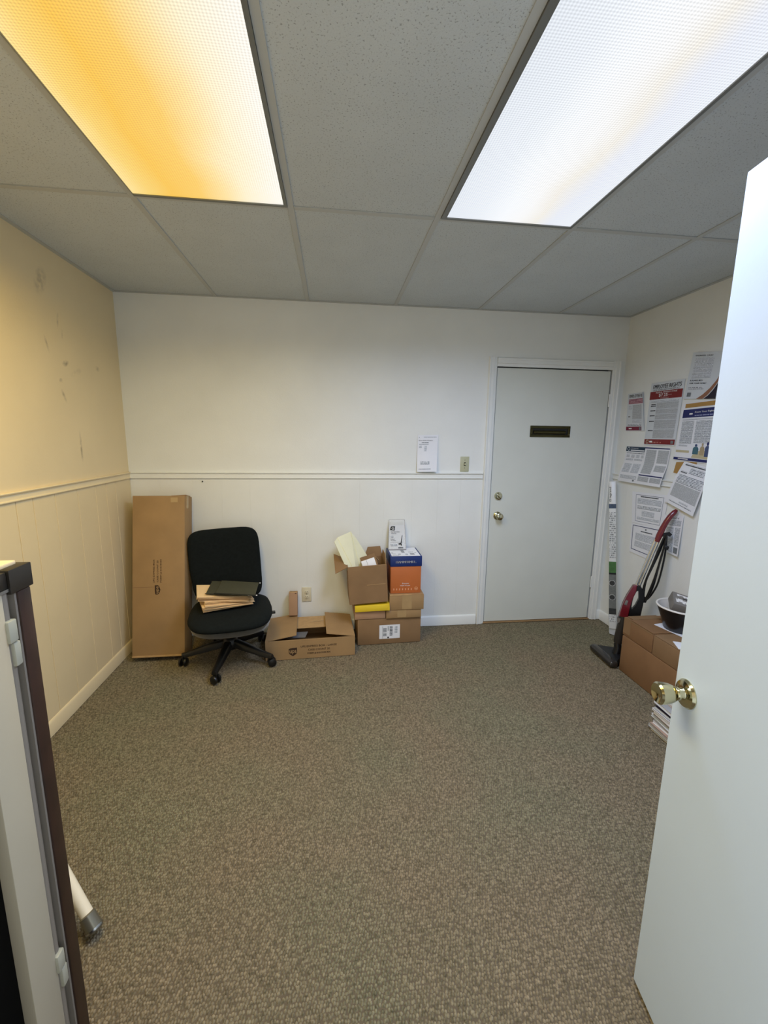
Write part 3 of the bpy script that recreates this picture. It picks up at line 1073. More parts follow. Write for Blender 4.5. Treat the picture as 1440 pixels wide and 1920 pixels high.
# two shallow cartons side by side on it
closed_carton('shallow_carton', 'shallow pinkish brown carton under the yellow mailer', .146, .368, 2.885, 3.150, .2005, .2595, 'cardboard_pink', 'cartons stacked by the wall', rot=R(1.5))
closed_carton('shallow_carton', 'shallow brown carton with a tape strip, right half of its layer', .373, .632, 2.885, 3.150, .2005, .2625, 'cardboard', 'cartons stacked by the wall', rot=R(1.5), tape=(.455, .52, .055))
t = closed_carton('stacked_carton', 'brown taped carton directly under the blue and orange paper carton', .399, .652, 2.882, 3.150, .2632, .379, 'cardboard', 'cartons stacked by the wall', tape=(.492, .562, .11))
part('torn_edge', MB().box((.40, 2.880, .372), (.56, 2.892, .3805), bev=.002), 'cardboard_edge', t)

# copy paper carton
t = thing('paper_carton', 'blue and orange copy paper carton with white printed top', 'box', (.519, 3.03, .3795))
hx0, hx1, hy0, hy1 = .408, .632, 2.912, 3.150
part('body', MB().box((hx0, hy0, .3795), (hx1, hy1, .62), bev=.003), 'box_orange', t)
ld = part('lid', MB().box((hx0 - .004, hy0 - .004, .582), (hx1 + .004, hy1 + .004, .658), bev=.003), 'box_blue', t)
ft = Face((hx0 - .004, hy1 + .004, .658), (hx1 + .004, hy1 + .004, .658), (hx1 + .004, hy0 - .004, .658), (hx0 - .004, hy0 - .004, .658))
ft.block('top_label', .05, .02, .95, .97, 'label_white', ld, h=.0008)
for a in [(.07, .58, .14, .66), (.10, .70, .22, .76), (.28, .70, .36, .84), (.50, .72, .58, .88), (.64, .52, .80, .58), (.82, .60, .88, .66), (.08, .86, .30, .9)]:
    ft.block('print_block', *a, 'medium_print', ld, h=.0013)
ft.block('barcode', .66, .68, .80, .86, 'barcode', ld, h=.0013)
ft.block('barcode', .42, .30, .52, .62, 'barcode', ld, h=.0013)
fl_ = Face((hx0 - .004, hy0 - .004, .658), (hx1 + .004, hy0 - .004, .658), (hx1 + .004, hy0 - .004, .582), (hx0 - .004, hy0 - .004, .582))
fl_.text('HAMMERMILL.', .175, .44, .815, .655, 'print_white', ld, bold=0.0070)
fb = Face((hx0, hy0, .582), (hx1, hy0, .582), (hx1, hy0, .3795), (hx0, hy0, .3795))
fb.text('Premium', .385, .610, .600, .655, 'print_white', t, bold=0.0052)
fb.text('Inkjet & Laser', .32, .690, .650, .735, 'print_white', t, bold=0.0052)
for k in range(7):
    fb.block('pictogram', .075 + k * .096, .80, .125 + k * .096, .885, 'orange_print', t)
mb = MB()
cc = fb.at(.845, .83, .0012)
mb.lathe([(.0125, 0), (.0125, .0005), (.0095, .0005), (.0095, 0)], Matrix.Translation(cc) @ RX, 20, cap=False)
part('ring', mb, 'peach', t)
part('ring_mark', MB().box((-.004, -.004, 0), (.004, .004, .0006), Matrix.Translation(cc) @ RX), 'peach', t)

# booklet in a clear pouch leaning on the wall
t = thing('booklet_pouch', 'white vacuum booklet in a clear plastic pouch on the blue lid', 'booklet', (.475, 3.12, .660))
gx0, gx1 = .412, .548
e0, e1 = V((0, 3.085, .6605)), V((0, 3.145, .880))


def pouch(s, t_, dx0=0, dx1=0):
    p = e0.lerp(e1, 1 - t_)
    return V((gx0 + dx0 + (gx1 - gx0 - dx0 + dx1) * s, p.y, p.z))


fc = Face(pouch(0, 0), pouch(1, 0), pouch(1, 1), pouch(0, 1))
mb = MB()
mb.panel(fc.at(.03, .985, -.002), fc.at(.97, .985, -.002), fc.at(.96, .18, -.002), fc.at(.05, .18, -.002), .012)
part('booklet', mb, 'paper_white', t)
mb = MB()
mb.panel(fc.at(0, 1, .003), fc.at(1, 1, .003), fc.at(.95, .0, .003), fc.at(.08, .0, .003), .0005)
part('pouch', mb, 'clear_plastic', t)
mb = MB()
mb.tube([fc.at(0, 1, .003), fc.at(1, 1, .003)], .004, 6)
mb.tube([fc.at(1, 1, .001), fc.at(.95, 0, .001)], .0015, 6)
mb.tube([fc.at(0, 1, .001), fc.at(.08, 0, .001)], .0015, 6)
mb.tube([fc.at(.08, 0, .001), fc.at(.95, 0, .001)], .0012, 6)
part('pouch_seam', mb, 'vac_grey', t)
fc.poly('emblem', [(.17, .225), (.40, .22), (.375, .36), (.115, .345)], 'print_black', t, h=.0045)
fc.text('G', .21, .25, .33, .33, 'print_white', t, h=.005, bold=0.0070)
fc.text('Corded Stick', .18, .385, .66, .425, 'print_black', t, h=.0045, bold=0.0035)
fc.text('Vacuum', .18, .435, .46, .475, 'print_black', t, h=.0045, bold=0.0035)
fc.block('print_block', .16, .54, .30, .60, 'medium_print', t, h=.0042)
fc.text('Limited', .15, .63, .36, .665, 'print_black', t, h=.0045, bold=0.0035)
fc.text('Warranty', .15, .68, .44, .715, 'print_black', t, h=.0045, bold=0.0035)
fc.block('print_mark', .13, .752, .86, .756, 'print_black', t, h=.0045)
fc.block('print_block', .14, .80, .50, .87, 'medium_print', t, h=.0042)
fc.block('print_block', .56, .92, .84, .95, 'bold_print', t, h=.0042)
fc.poly('vacuum_picture', [(.78, .52), (.81, .52), (.74, .80), (.77, .86), (.72, .87), (.70, .83), (.58, .83), (.58, .79), (.70, .78)], 'print_black', t, h=.0045)

# yellow mailer
t = thing('yellow_mailer', 'flat yellow padded mailer under the tilted open carton', 'mailer', (.27, 2.98, .2600))
MY = Matrix.Translation((.150, 2.868, .262)) @ Matrix.Rotation(R(-2.2), 4, 'Y') @ Matrix.Rotation(R(-1.5), 4, 'Z')
part('body', MB().box((0, 0, 0), (.246, .240, .047), MY, bev=.004), 'yellow_card', t)
part('end_fold', MB().box((-.003, .004, .003), (.001, .236, .052), MY, bev=.001), 'cardboard_dark', t)
part('end_fold', MB().hexa([P3(MY, .236, -.002, .002), P3(MY, .249, -.002, .002), P3(MY, .249, .10, .002), P3(MY, .236, .10, .002),
                            P3(MY, .240, -.002, .05), P3(MY, .249, -.002, .05), P3(MY, .249, .10, .05), P3(MY, .240, .10, .05)]), 'yellow_card', t)

# tilted open carton
t = thing('filled_carton', 'open brown carton sitting tilted on the yellow mailer, packing sticking out', 'box', (.24, 3.0, .32))
MO = Matrix.Translation((.112, 2.862, .3225)) @ Matrix.Rotation(R(-3.2), 4, 'Y') @ Matrix.Rotation(R(1.0), 4, 'Z')
ow, od, oh = .276, .230, .278
mb = MB()
mb.box((0, 0, 0), (ow, .005, oh), MO, bev=.001, seg=1)
mb.box((0, od - .005, 0), (ow, od, oh), MO)
mb.box((0, .005, 0), (.005, od - .005, oh), MO)
mb.box((ow - .005, .005, 0), (ow, od - .005, oh), MO)
mb.box((.005, .005, 0), (ow - .005, od - .005, .005), MO)
part('body', mb, 'cardboard_dark', t, smooth=0)
part('flap', MB().panel(P3(MO, -.001, .004, oh), P3(MO, -.001, od - .004, oh), P3(MO, -.088, od - .01, oh + .045), P3(MO, -.086, .010, oh - .04), .004), 'cardboard_dark', t)
part('flap', MB().panel(P3(MO, .14, od - .003, oh), P3(MO, ow, od - .003, oh), P3(MO, ow - .01, od + .02, oh + .07), P3(MO, .17, od + .02, oh + .07), .004), 'cardboard_dark', t)
part('flap', MB().panel(P3(MO, ow - .002, .010, oh), P3(MO, ow - .002, od - .01, oh), P3(MO, ow + .006, od - .02, oh + .052), P3(MO, ow + .006, .09, oh + .050), .004), 'cardboard_dark', t)
part('crease', MB().box((.13, -.0012, .135), (ow - .012, .0004, .1375), MO), 'cardboard_edge', t, smooth=0)
part('crease', MB().box((ow - .014, -.001, .03), (ow - .0125, .0004, oh - .02), MO), 'cardboard_red', t, smooth=0)

# cream packing piece
t = thing('packing_sheet', 'pale cream folded sheet sticking up out of the tilted open carton', 'packing', (.13, 2.98, .55))


def poly_panel(name, a, b_, c, d, th, parent, material='cream_sheet'):
    part(name, MB().panel(a, b_, c, d, th), material, parent)


A, B_, C_, D_ = V((.008, 2.950, .762)), V((.031, 2.985, .787)), V((.128, 3.05, .815)), V((.172, 3.075, .752))
A2, B2, C2, D2 = V((.128, 2.892, .500)), V((.165, 2.930, .520)), V((.205, 2.985, .535)), V((.285, 3.035, .575))
poly_panel('side_panel', A2, B2, B_, A, .004, t)
poly_panel('main_panel', B2, C2, C_, B_, .004, t)
poly_panel('side_panel', C2, D2, D_, C_, .004, t)
part('fold_edge', MB().tube([B_ + V((0, -.003, 0)), B2 + V((0, -.003, 0))], .003, 6), 'cream_sheet', t)
part('fold_edge', MB().tube([C_ + V((0, -.003, 0)), C2 + V((0, -.003, 0))], .003, 6), 'cream_sheet', t)

# small carton with white label inside
t = thing('inner_carton', 'small brown carton with white label poking out of the tilted open carton', 'box', (.27, 2.96, .57))
MI = Matrix.Translation((.268, 2.922, .585)) @ Matrix.Rotation(R(-18), 4, 'Y') @ Matrix.Rotation(R(-22), 4, 'X')
mb = MB()
mb.box((-.060, .0, -.10), (.052, .004, .060), MI)
mb.box((-.060, .062, -.10), (.052, .066, .090), MI)
mb.box((-.060, .004, -.10), (-.056, .062, .060), MI)
mb.box((.048, .004, -.10), (.052, .062, .060), MI)
mb.box((-.056, .004, -.10), (.048, .062, -.096), MI)
part('body', mb, 'cardboard_dark', t, smooth=0)
part('flap', MB().panel(P3(MI, .051, .004, .060), P3(MI, .051, .066, .060), P3(MI, .066, .066, .024), P3(MI, .066, .004, .024), .003), 'cardboard', t)
part('label_sheet', MB().box((-.058, -.0022, -.02), (.040, -.0002, .056), MI), 'label_white', t)
part('label_mark', MB().box((-.020, -.0028, -.02), (-.0185, -.0020, .056), MI), 'vac_grey', t)

# ============================================================ OFFICE CHAIR
ch = thing('office_chair', 'black armless swivel office chair on casters holding a pile of folders', 'chair', (-.697, 2.782, 0))
CH = Matrix.Translation((-.697, 2.782, 0)) @ Matrix.Rotation(R(10.5), 4, 'Z')   # local -y is the front


def cushion(M, w, d, th, e=3.2, nu=44, nr=8, top=None, dome=0.5):
    """rounded pad: superellipse outline in x-y, soft domed faces, thickness along z"""
    mb = MB()
    rings = []
    prof = []
    for k in range(nr + 1):
        a = -PI / 2 + PI * k / nr
        prof.append((math.cos(a) ** dome, math.sin(a)))
    for cr_, sz in prof:
        ring = []
        for j in range(nu):
            a = 2 * PI * j / nu
            ca, sa = math.cos(a), math.sin(a)
            x = math.copysign(abs(ca) ** (2 / e), ca) * w / 2
            y = math.copysign(abs(sa) ** (2 / e), sa) * d / 2
            k_ = max(cr_, 0.02)
            inset = (1 - k_)
            x *= 1 - inset * .999
            y *= 1 - inset * .999
            z = sz * th / 2
            p = V((x, y, z))
            if top:
                p = top(p, w, d)
            ring.append(mb.bm.verts.new(M @ p))
        rings.append(ring)
    for a, b_ in zip(rings, rings[1:]):
        for j in range(nu):
            mb.bm.faces.new([a[j], a[(j + 1) % nu], b_[(j + 1) % nu], b_[j]])
    mb.bm.faces.new(list(reversed(rings[0])))
    mb.bm.faces.new(rings[-1])
    return mb


def seat_shape(p, w, d):
    u, v = p.x / (w / 2), p.y / (d / 2)
    z = p.z
    z -= .030 * max(0, -v - .25) ** 1.6           # waterfall front
    z -= .010 * (1 - u * u) if p.z > 0 else 0
    wtap = 1 - .07 * max(0, v)
    return V((p.x * wtap, p.y, z))


def back_shape(p, w, d):
    u, v = p.x / (w / 2), p.y / (d / 2)
    return V((p.x * (1 - .05 * max(0, -v)) + .012 * max(0, -v), p.y, p.z + .035 * u * u - .018 * math.cos(v * 1.6)))


MS = CH @ Matrix.Translation((.024, -.088, .378))
part('seat', cushion(MS, .505, .505, .104, e=3.7, top=seat_shape, dome=.42), 'chair_fabric', ch, smooth=80)
part('seat_shell', cushion(CH @ Matrix.Translation((.022, -.070, .312)), .485, .46, .034, e=3, top=seat_shape, dome=.4), 'chair_shell', ch, label='grey plastic shell under the seat', smooth=80)
MBk = CH @ Matrix.Translation((-.016, .232, .602)) @ Matrix.Rotation(R(84), 4, 'X') @ Matrix.Rotation(R(2.2), 4, 'Z')
part('backrest', cushion(MBk, .474, .512, .062, e=6.0, top=back_shape, dome=.4), 'chair_fabric', ch, smooth=80)
mb = MB()
mb.tube([CH @ V(p) for p in [(0, .06, .285), (0, .22, .29), (0, .275, .33), (0, .285, .45), (0, .272, .58)]], [.026, .028, .03, .028, .024], 10)
part('back_support', mb, 'black_plastic', ch)
part('tilt_mechanism', MB().box((-.125, -.15, .238), (.135, .12, .304), CH, bev=.018, seg=3), 'black_plastic', ch)
mb = MB().tube([CH @ V(p) for p in [(.08, -.03, .290), (.18, -.035, .300), (.262, -.04, .318)]], .006, 8)
lv = part('lever', mb, 'black_plastic', ch)
part('paddle', MB().box((.255, -.055, .312), (.300, -.022, .324), CH, bev=.003), 'black_plastic', lv)
part('gas_column', MB().lathe([(.030, .085), (.030, .20), (.024, .205), (.024, .262)], Matrix.Translation((-.697, 2.782, 0)), 20), 'black_plastic', ch)
part('hub', MB().lathe([(.050, .085), (.055, .10), (.055, .13), (.040, .16), (.032, .165)], Matrix.Translation((-.697, 2.782, 0)), 24), 'black_plastic', ch)
for k, (ang, rr) in enumerate([(191, .290), (264, .292), (337, .305), (54, .285), (120, .27)]):
    a = R(ang)
    M = Matrix.Translation((-.697, 2.782, 0)) @ Matrix.Rotation(a, 4, 'Z')
    mb = MB()
    st_ = [(.03, .030, .104, .150), (.12, .026, .088, .132), (.22, .021, .070, .104), (rr - .012, .018, .060, .088), (rr + .012, .014, .060, .084)]
    rings = []
    for x, w2, z0, z1 in st_:
        rings.append([mb.bm.verts.new(M @ V(p)) for p in [(x, -w2, z0), (x, w2, z0), (x, w2 * .8, z1 - .006), (x, w2 * .4, z1), (x, -w2 * .4, z1), (x, -w2 * .8, z1 - .006)]])
    for r0, r1_ in zip(rings, rings[1:]):
        for j in range(6):
            mb.bm.faces.new([r0[j], r0[(j + 1) % 6], r1_[(j + 1) % 6], r1_[j]])
    mb.bm.faces.new(list(reversed(rings[0])))
    mb.bm.faces.new(rings[-1])
    part('base_leg', mb, 'black_plastic', ch, smooth=50)
    cm = M @ Matrix.Translation((rr, 0, .028)) @ Matrix.Rotation(R([70, 65, 40, 20, 100][k]), 4, 'Z')
    cs = part('caster', MB().box((-.012, -.006, .004), (.020, .006, .046), cm, bev=.004), 'black_plastic', ch)
    for sg in (-1, 1):
        ml = cm @ Matrix.Translation((.008, sg * .008, 0)) @ Matrix.Rotation(-sg * PI / 2, 4, 'X')
        part('wheel', MB().lathe([(.022, 0), (.0275, .002), (.028, .010), (.025, .015), (.012, .019), (0, .020)], ml, 20), 'black_plastic', cs)

# folders piled on the seat
zc = .4225
for k in range(11):
    th = .0034
    a = R(24 + random.uniform(-4, 4))
    c = V((-.690 + random.uniform(-.010, .010), 2.716 + random.uniform(-.010, .010), zc + .010))
    if k > 6:
        c.x -= .016
        a = R(15 + random.uniform(-6, 6))
    f = thing('manila_folder', ['lowest cream manila folder in the pile, lying on the seat', 'cream manila folder in the pile on the black chair seat', 'topmost cream manila folder, directly under the olive folders'][0 if k == 0 else 2 if k == 10 else 1], 'folder', c, 'manila folders on the chair seat')
    M = Matrix.Translation(c) @ Matrix.Rotation(a, 4, 'Z') @ Matrix.Rotation(R(.9 * min(k, 7)), 4, 'Y')
    w2, d2_ = .148, .118
    # two covers with papers between them
    part('cover', MB().box((-w2, -d2_, 0), (w2, d2_, .0012), M), 'manila', f, smooth=0)
    part('cover', MB().hexa([P3(M, -w2, -d2_ + .004, th + .0012), P3(M, w2 - .01, -d2_ + .004, th - .0014), P3(M, w2 - .01, d2_, th - .0014), P3(M, -w2, d2_, th + .0012),
                             P3(M, -w2, -d2_ + .004, th + .0026), P3(M, w2 - .01, -d2_ + .004, th), P3(M, w2 - .01, d2_, th), P3(M, -w2, d2_, th + .0026)]), 'manila', f, smooth=0)
    part('papers', MB().box((-w2 + .004, -d2_ + .006, .0013), (w2 - .012, d2_ - .004, th - .0015), M), 'booklet' if k % 3 == 1 else 'manila', f, smooth=0)
    zc += .0068 if k < 5 else .0084
zc += .012
for k, (lab, x, y, ang, w2) in enumerate([('dark olive hanging folder, lower of two on the manila pile', -.672, 2.728, 6, .122), ('dark olive hanging folder on the very top of the pile', -.612, 2.708, 4, .118)]):
    f = thing('hanging_folder', lab, 'folder', (x, y, zc), 'olive hanging folders on the pile')
    M = Matrix.Translation((x, y, zc)) @ Matrix.Rotation(R(ang), 4, 'Z') @ Matrix.Rotation(R(6.5), 4, 'Y')
    part('cover', MB().box((-w2, -.118, 0), (w2, .118, .0025), M, bev=.0008, seg=1), 'olive_folder', f)
    part('cover', MB().box((-w2, -.112, .003), (w2, .118, .0055), M, bev=.0008, seg=1), 'olive_folder', f)
    for yy in (-.115, .116):
        r_d = part('rod', MB().box((-w2 - .006, yy - .002, .0008), (w2 + .006, yy + .002, .0048), M), 'vac_black', f, smooth=0)
        part('rod_tip', MB().box((w2 + .004, yy - .003, .0006), (w2 + .013, yy + .003, .005), M, bev=.001), 'label_white', r_d)
    zc += .0075

# ============================================================ PAPERS ON THE WALLS
# notice on the back wall, lower edge curling off the wall
PN = thing('paper_notice', 'white typed notice curling off the back wall beside the switch', 'notice', (.705, D - .003, 1.38))
fc = Face((.632, D - .003, 1.517), (.789, D - .003, 1.520), (.775, D - .003, 1.248), (.628, D - .003, 1.244),
          bend=lambda s, t: .004 + .030 * max(0, t - .25) ** 1.5 + .012 * math.sin(s * PI) * t + .018 * (s ** 3) * t)
fc.sheet('sheet', 'paper_white', PN)
fc.text('A', .06, .05, .10, .08, 'print_black', PN, bold=0.0070)
fc.block('print_block', .30, .045, .92, .065, 'light_print', PN)
fc.text('Notice: Facility Information', .06, .135, .74, .165, 'print_black', PN, bold=0.0042)
fc.block('print_block', .20, .19, .55, .215, 'medium_print', PN)
fc.block('print_block', .08, .235, .55, .262, 'light_print', PN)
fc.block('print_block', .08, .29, .22, .35, 'light_print', PN)
fc.block('print_block', .34, .29, .46, .44, 'light_print', PN)
fc.block('print_block', .16, .72, .62, .80, 'medium_print', PN)
fc.block('print_block', .08, .915, .70, .93, 'medium_print', PN)

WX = XR - .002


def wall_face(c4, bend=None, x=WX):
    return Face(*[(x, y, z) for y, z in c4], bend=bend)


def paper(name, label, cat, c4, material='paper_white', bend=None, x=WX, group='notices taped to the right wall'):
    fc = wall_face(c4, bend, x)
    cy = sum(p[0] for p in c4) / 4
    czz = sum(p[1] for p in c4) / 4
    t = thing(name, label, cat, (x, cy, czz), group)
    fc.sheet('sheet', material, t)
    return t, fc


t, fc = paper('wage_poster', 'large red and white employee rights poster showing 7.25 dollars', 'poster', [(2.866, 1.894), (2.573, 1.889), (2.590, 1.465), (2.872, 1.467)], 'paper_grey',
              bend=lambda s, t: .002 + .004 * math.sin(PI * s))
fc.text('EMPLOYEE RIGHTS', .085, .035, .93, .098, 'print_black', t, bold=0.0105)
fc.text('UNDER THE FAIR LABOR STANDARDS ACT', .085, .108, .90, .130, 'print_black', t)
bd = fc.block('heading_band', .0, .138, .985, .265, 'poster_red', t)
fc.text('FEDERAL MINIMUM WAGE', .20, .150, .84, .172, 'print_white', bd, h=.0018)
fc.text('$7.25', .31, .182, .58, .235, 'print_white', bd, h=.0018, bold=0.0052)
fc.text('PER HOUR', .60, .205, .70, .214, 'print_white', bd, h=.0018)
fc.text('BEGINNING JULY 24, 2009', .37, .246, .62, .257, 'print_white', bd, h=.0018)
fc.block('print_block', .06, .285, .92, .315, 'light_print', t)
for k, (a, b_) in enumerate([(.325, .415), (.425, .495), (.505, .585), (.595, .735), (.745, .885)]):
    fc.block('print_block', .27, a, .93, b_, 'dense_print', t)
    fc.block('side_heading', .08, a + .004, .25, a + (.055 if k == 0 else .028), 'bold_print', t)
ft_ = fc.block('footer_band', .0, .905, .985, .985, 'poster_red', t)
fc.block('print_block', .20, .93, .58, .965, 'red_print', ft_, h=.0014)
fc.block('print_mark', .19, .932, .29, .958, 'print_white', ft_, h=.0018)
fc.block('grey_square', .87, .925, .95, .97, 'grey_square', ft_, h=.0018)
pc = fc.at(.11, .945, .0016)
MW = Matrix(((0, 0, -1, pc.x), (-1, 0, 0, pc.y), (0, 1, 0, pc.z), (0, 0, 0, 1)))
part('seal', MB().lathe([(.013, 0), (.013, .0004), (.009, .0004), (.009, 0)], MW, 20, cap=False), 'poster_sand', ft_)

t, fc = paper('rights_poster', 'small maroon and white employee rights sheet nearest the entry door', 'poster', [(3.100, 1.845), (2.936, 1.843), (2.885, 1.565), (3.086, 1.568)], 'paper_grey',
              bend=lambda s, t: .002 + .045 * max(0, s - .72) ** 1.4 * (1.2 - t))
fc.text('EMPLOYEE RI', .10, .035, .93, .115, 'print_black', t, bold=0.0052)
fc.block('heading_band', .08, .15, .99, .285, 'pink_print', t)
fc.block('print_block', .10, .32, .30, .42, 'light_print', t)
fc.block('print_block', .34, .31, .88, .68, 'dense_print', t)
fc.block('print_block', .10, .60, .22, .63, 'bold_print', t)
fc.block('print_block', .34, .70, .85, .78, 'light_print', t)
fc.block('print_block', .10, .80, .85, .86, 'medium_print', t)
b2 = fc.block('footer_band', .02, .885, .86, .985, 'poster_maroon', t)
fc.block('print_mark', .18, .92, .34, .95, 'print_white', b2, h=.0016)
fc.block('grey_square', .74, .90, .83, .97, 'grey_square', b2, h=.0016)

t, fc = paper('benefit_poster', 'white poster with a brown and black arc across its lower corner', 'poster', [(2.533, 2.041), (2.305, 2.006), (2.330, 1.744), (2.565, 1.762)], 'paper_grey',
              bend=lambda s, t: .004)
fc.text('WORKER CASH', .10, .055, .66, .085, 'print_black', t, bold=0.0070)
fc.block('print_block', .12, .12, .72, .55, 'light_print', t)
fc.text('FAMILIES', .10, .585, .50, .615, 'print_black', t, bold=0.0052)
fc.text('FOR YOUR FAMILY', .10, .645, .64, .675, 'print_black', t, bold=0.0052)
fc.block('print_block', .10, .73, .58, .79, 'medium_print', t)
fc.block('grey_square', .09, .86, .22, .95, 'grey_square', t)


B1 = [(.42, 1.0), (.60, .905), (.78, .765), (.92, .605), (1.0, .47)]
B2 = [(.62, 1.0), (.745, .92), (.86, .80), (.95, .675), (1.0, .59)]
B3 = [(.65, 1.0), (.77, .925), (.88, .815), (.965, .69), (1.0, .63)]
fc.poly('arc_band', B1 + list(reversed(B2)), 'poster_brown', t, h=.0012)
fc.poly('arc_corner', B3 + [(1.0, 1.0)], 'poster_black', t, h=.0012)

t, fc = paper('anti_bias_poster', 'white poster with navy bands and three printed figures at the foot', 'poster', [(2.565, 1.733), (2.312, 1.741), (2.315, 1.364), (2.580, 1.374)], 'paper_white',
              bend=lambda s, t: .003)
fc.block('top_strip', .10, .015, 1.0, .085, 'poster_gold', t)
bd = fc.block('heading_band', .06, .115, 1.0, .255, 'poster_navy', t)
fc.text('Know Your Rights:', .42, .155, .98, .19, 'print_white', bd, h=.0018, bold=0.0035)
fc.block('print_block', .42, .205, .98, .235, 'navy_print', bd, h=.0014)
fc.block('print_mark', .26, .18, .36, .205, 'print_white', bd, h=.0018)
fc.block('print_block', .08, .275, .95, .295, 'light_print', t)
fc.block('print_block', .08, .31, .44, .70, 'fine_print', t)
fc.block('print_block', .50, .31, .95, .68, 'fine_print', t)
fc.block('print_block', .08, .72, .34, .745, 'light_print', t)
fc.block('strip', .02, .815, .42, .855, 'poster_sand', t)


def figure(sc, tc, w, h_, material, hm):
    pts = [(-.5, 1), (-.5, .45), (-.35, .30), (-.14, .26), (.14, .26), (.35, .30), (.5, .45), (.5, 1)]
    g = fc.poly('printed_figure', [(sc + a * w, tc + b_ * h_) for a, b_ in pts], material, t, h=.0012)
    fc.poly('figure_head', [(sc + .22 * w * math.cos(2 * PI * k / 10), tc + .13 * h_ + .13 * h_ * math.sin(2 * PI * k / 10)) for k in range(10)], hm, g, h=.0014)


fc.poly('printed_table', [(.50, .93), (.58, .82), (1.0, .80), (1.0, .94)], 'poster_sand', t, h=.001)
figure(.60, .70, .16, .17, 'figure_teal', 'figure_blue')
figure(.78, .68, .12, .20, 'figure_tan', 'figure_tan')
figure(.92, .66, .13, .24, 'figure_blue', 'poster_navy')
f2 = fc.block('footer_band', -.02, .945, .98, .99, 'poster_navy', t)
fc.block('print_mark', .12, .958, .42, .972, 'print_white', f2, h=.0016)

t, fc = paper('wide_chart', 'wide landscape white chart with short dark blue heading above the rail', 'poster', [(3.049, 1.452), (2.618, 1.446), (2.640, 1.183), (3.086, 1.186)], 'paper_white',
              bend=lambda s, t: .003 + .021 * min(1, max(0, (t - .45) / .32)) + .02 * max(0, t - .7) * s ** 2)
bd = fc.block('heading_band', .0, .0, .46, .135, 'poster_teal', t)
fc.block('print_mark', .12, .085, .45, .115, 'label_white', bd, h=.0014)
fc.text('EMPLOYEE NOTICE', .12, .03, .30, .055, 'label_white', bd, h=.0014)
pc = fc.at(.065, .065, .0016)
part('seal', MB().lathe([(.014, 0), (.014, .0004), (.010, .0004), (.010, 0)], Matrix(((0, 0, -1, pc.x), (-1, 0, 0, pc.y), (0, 1, 0, pc.z), (0, 0, 0, 1))), 20, cap=False), 'paper_grey', bd)
fc.block('heading_band', .46, .0, .99, .028, 'poster_navy', t)
fc.block('print_block', .03, .16, .46, .19, 'medium_print', t)
for (a, b_, c, d_) in [(.04, .22, .12, .30), (.16, .22, .24, .30), (.28, .22, .36, .30), (.40, .22, .46, .30), (.04, .33, .22, .38), (.25, .33, .44, .38),
                       (.04, .44, .22, .72), (.26, .44, .44, .72), (.04, .80, .44, .90)]:
    fc.block('print_block', a, b_, c, d_, 'light_print', t)
fc.block('print_block', .50, .06, .72, .70, 'dense_print', t)
fc.block('print_block', .76, .06, .98, .62, 'dense_print', t)
fc.block('rule', .48, .735, .99, .765, 'poster_navy', t)
fc.block('print_block', .48, .79, .72, .92, 'dense_print', t)
fc.block('print_block', .75, .79, .98, .92, 'dense_print', t)
fc.block('grey_square', .36, .91, .40, .96, 'grey_square', t)

t, fc = paper('slanted_notice', 'white notice hung askew with a grey block of dense print', 'notice', [(2.488, 1.369), (2.270, 1.335), (2.350, 1.035), (2.589, 1.098)], 'paper_white',
              bend=lambda s, t: .004 + .018 * min(1, t / .38), x=WX - .003)
fc.block('print_block', .10, .03, .80, .07, 'bold_print', t)
fc.block('print_block', .35, .10, .85, .22, 'medium_print', t)
fc.block('print_block', .08, .20, .30, .24, 'bold_print', t)
fc.block('print_block', .08, .28, .95, .47, 'medium_print', t)
fc.block('print_block', .08, .49, .95, .80, 'dense_print', t)
fc.block('print_block', .45, .85, .75, .88, 'light_print', t)
fc.block('print_block', .12, .90, .90, .93, 'medium_print', t)

t, fc = paper('backing_card', 'brown card showing behind the askew notice', 'card', [(2.560, 1.360), (2.40, 1.372), (2.40, 1.270), (2.574, 1.290)], 'poster_gold', x=WX - .0005)


def border(fc, t, s0, t0, s1, t1, w, material):
    h = fc.h / fc.w
    for a in [(s0, t0, s1, t0 + w / h), (s0, t1 - w / h, s1, t1), (s0, t0 + w / h, s0 + w, t1 - w / h), (s1 - w, t0 + w / h, s1, t1 - w / h)]:
        fc.block('border_line', *a, material, t)


t, fc = paper('bordered_certificate', 'white certificate with thin black border beneath the wide chart', 'notice', [(2.935, 1.120), (2.585, 1.135), (2.600, .905), (2.905, .888)], 'paper_white', bend=lambda s, t: .003)
border(fc, t, .12, .08, .90, .93, .008, 'figure_blue')
fc.block('print_block', .26, .115, .76, .15, 'bold_print', t)
fc.block('print_block', .17, .19, .86, .36, 'light_print', t)
fc.block('print_block', .17, .42, .86, .52, 'medium_print', t)
fc.block('print_block', .32, .58, .70, .74, 'light_print', t)
fc.block('print_block', .17, .78, .86, .86, 'light_print', t)

t, fc = paper('bordered_certificate', 'white certificate with thick navy border behind the vacuum wand', 'notice', [(2.905, .886), (2.610, .905), (2.640, .655), (2.895, .665)], 'paper_white', bend=lambda s, t: .004)
border(fc, t, .06, .06, .94, .88, .018, 'poster_navy')
fc.block('grey_square', .50, .12, .55, .17, 'grey_square', t)
fc.block('print_block', .36, .20, .76, .24, 'bold_print', t)
fc.block('print_block', .18, .30, .86, .52, 'light_print', t)
fc.block('print_block', .18, .56, .86, .74, 'light_print', t)

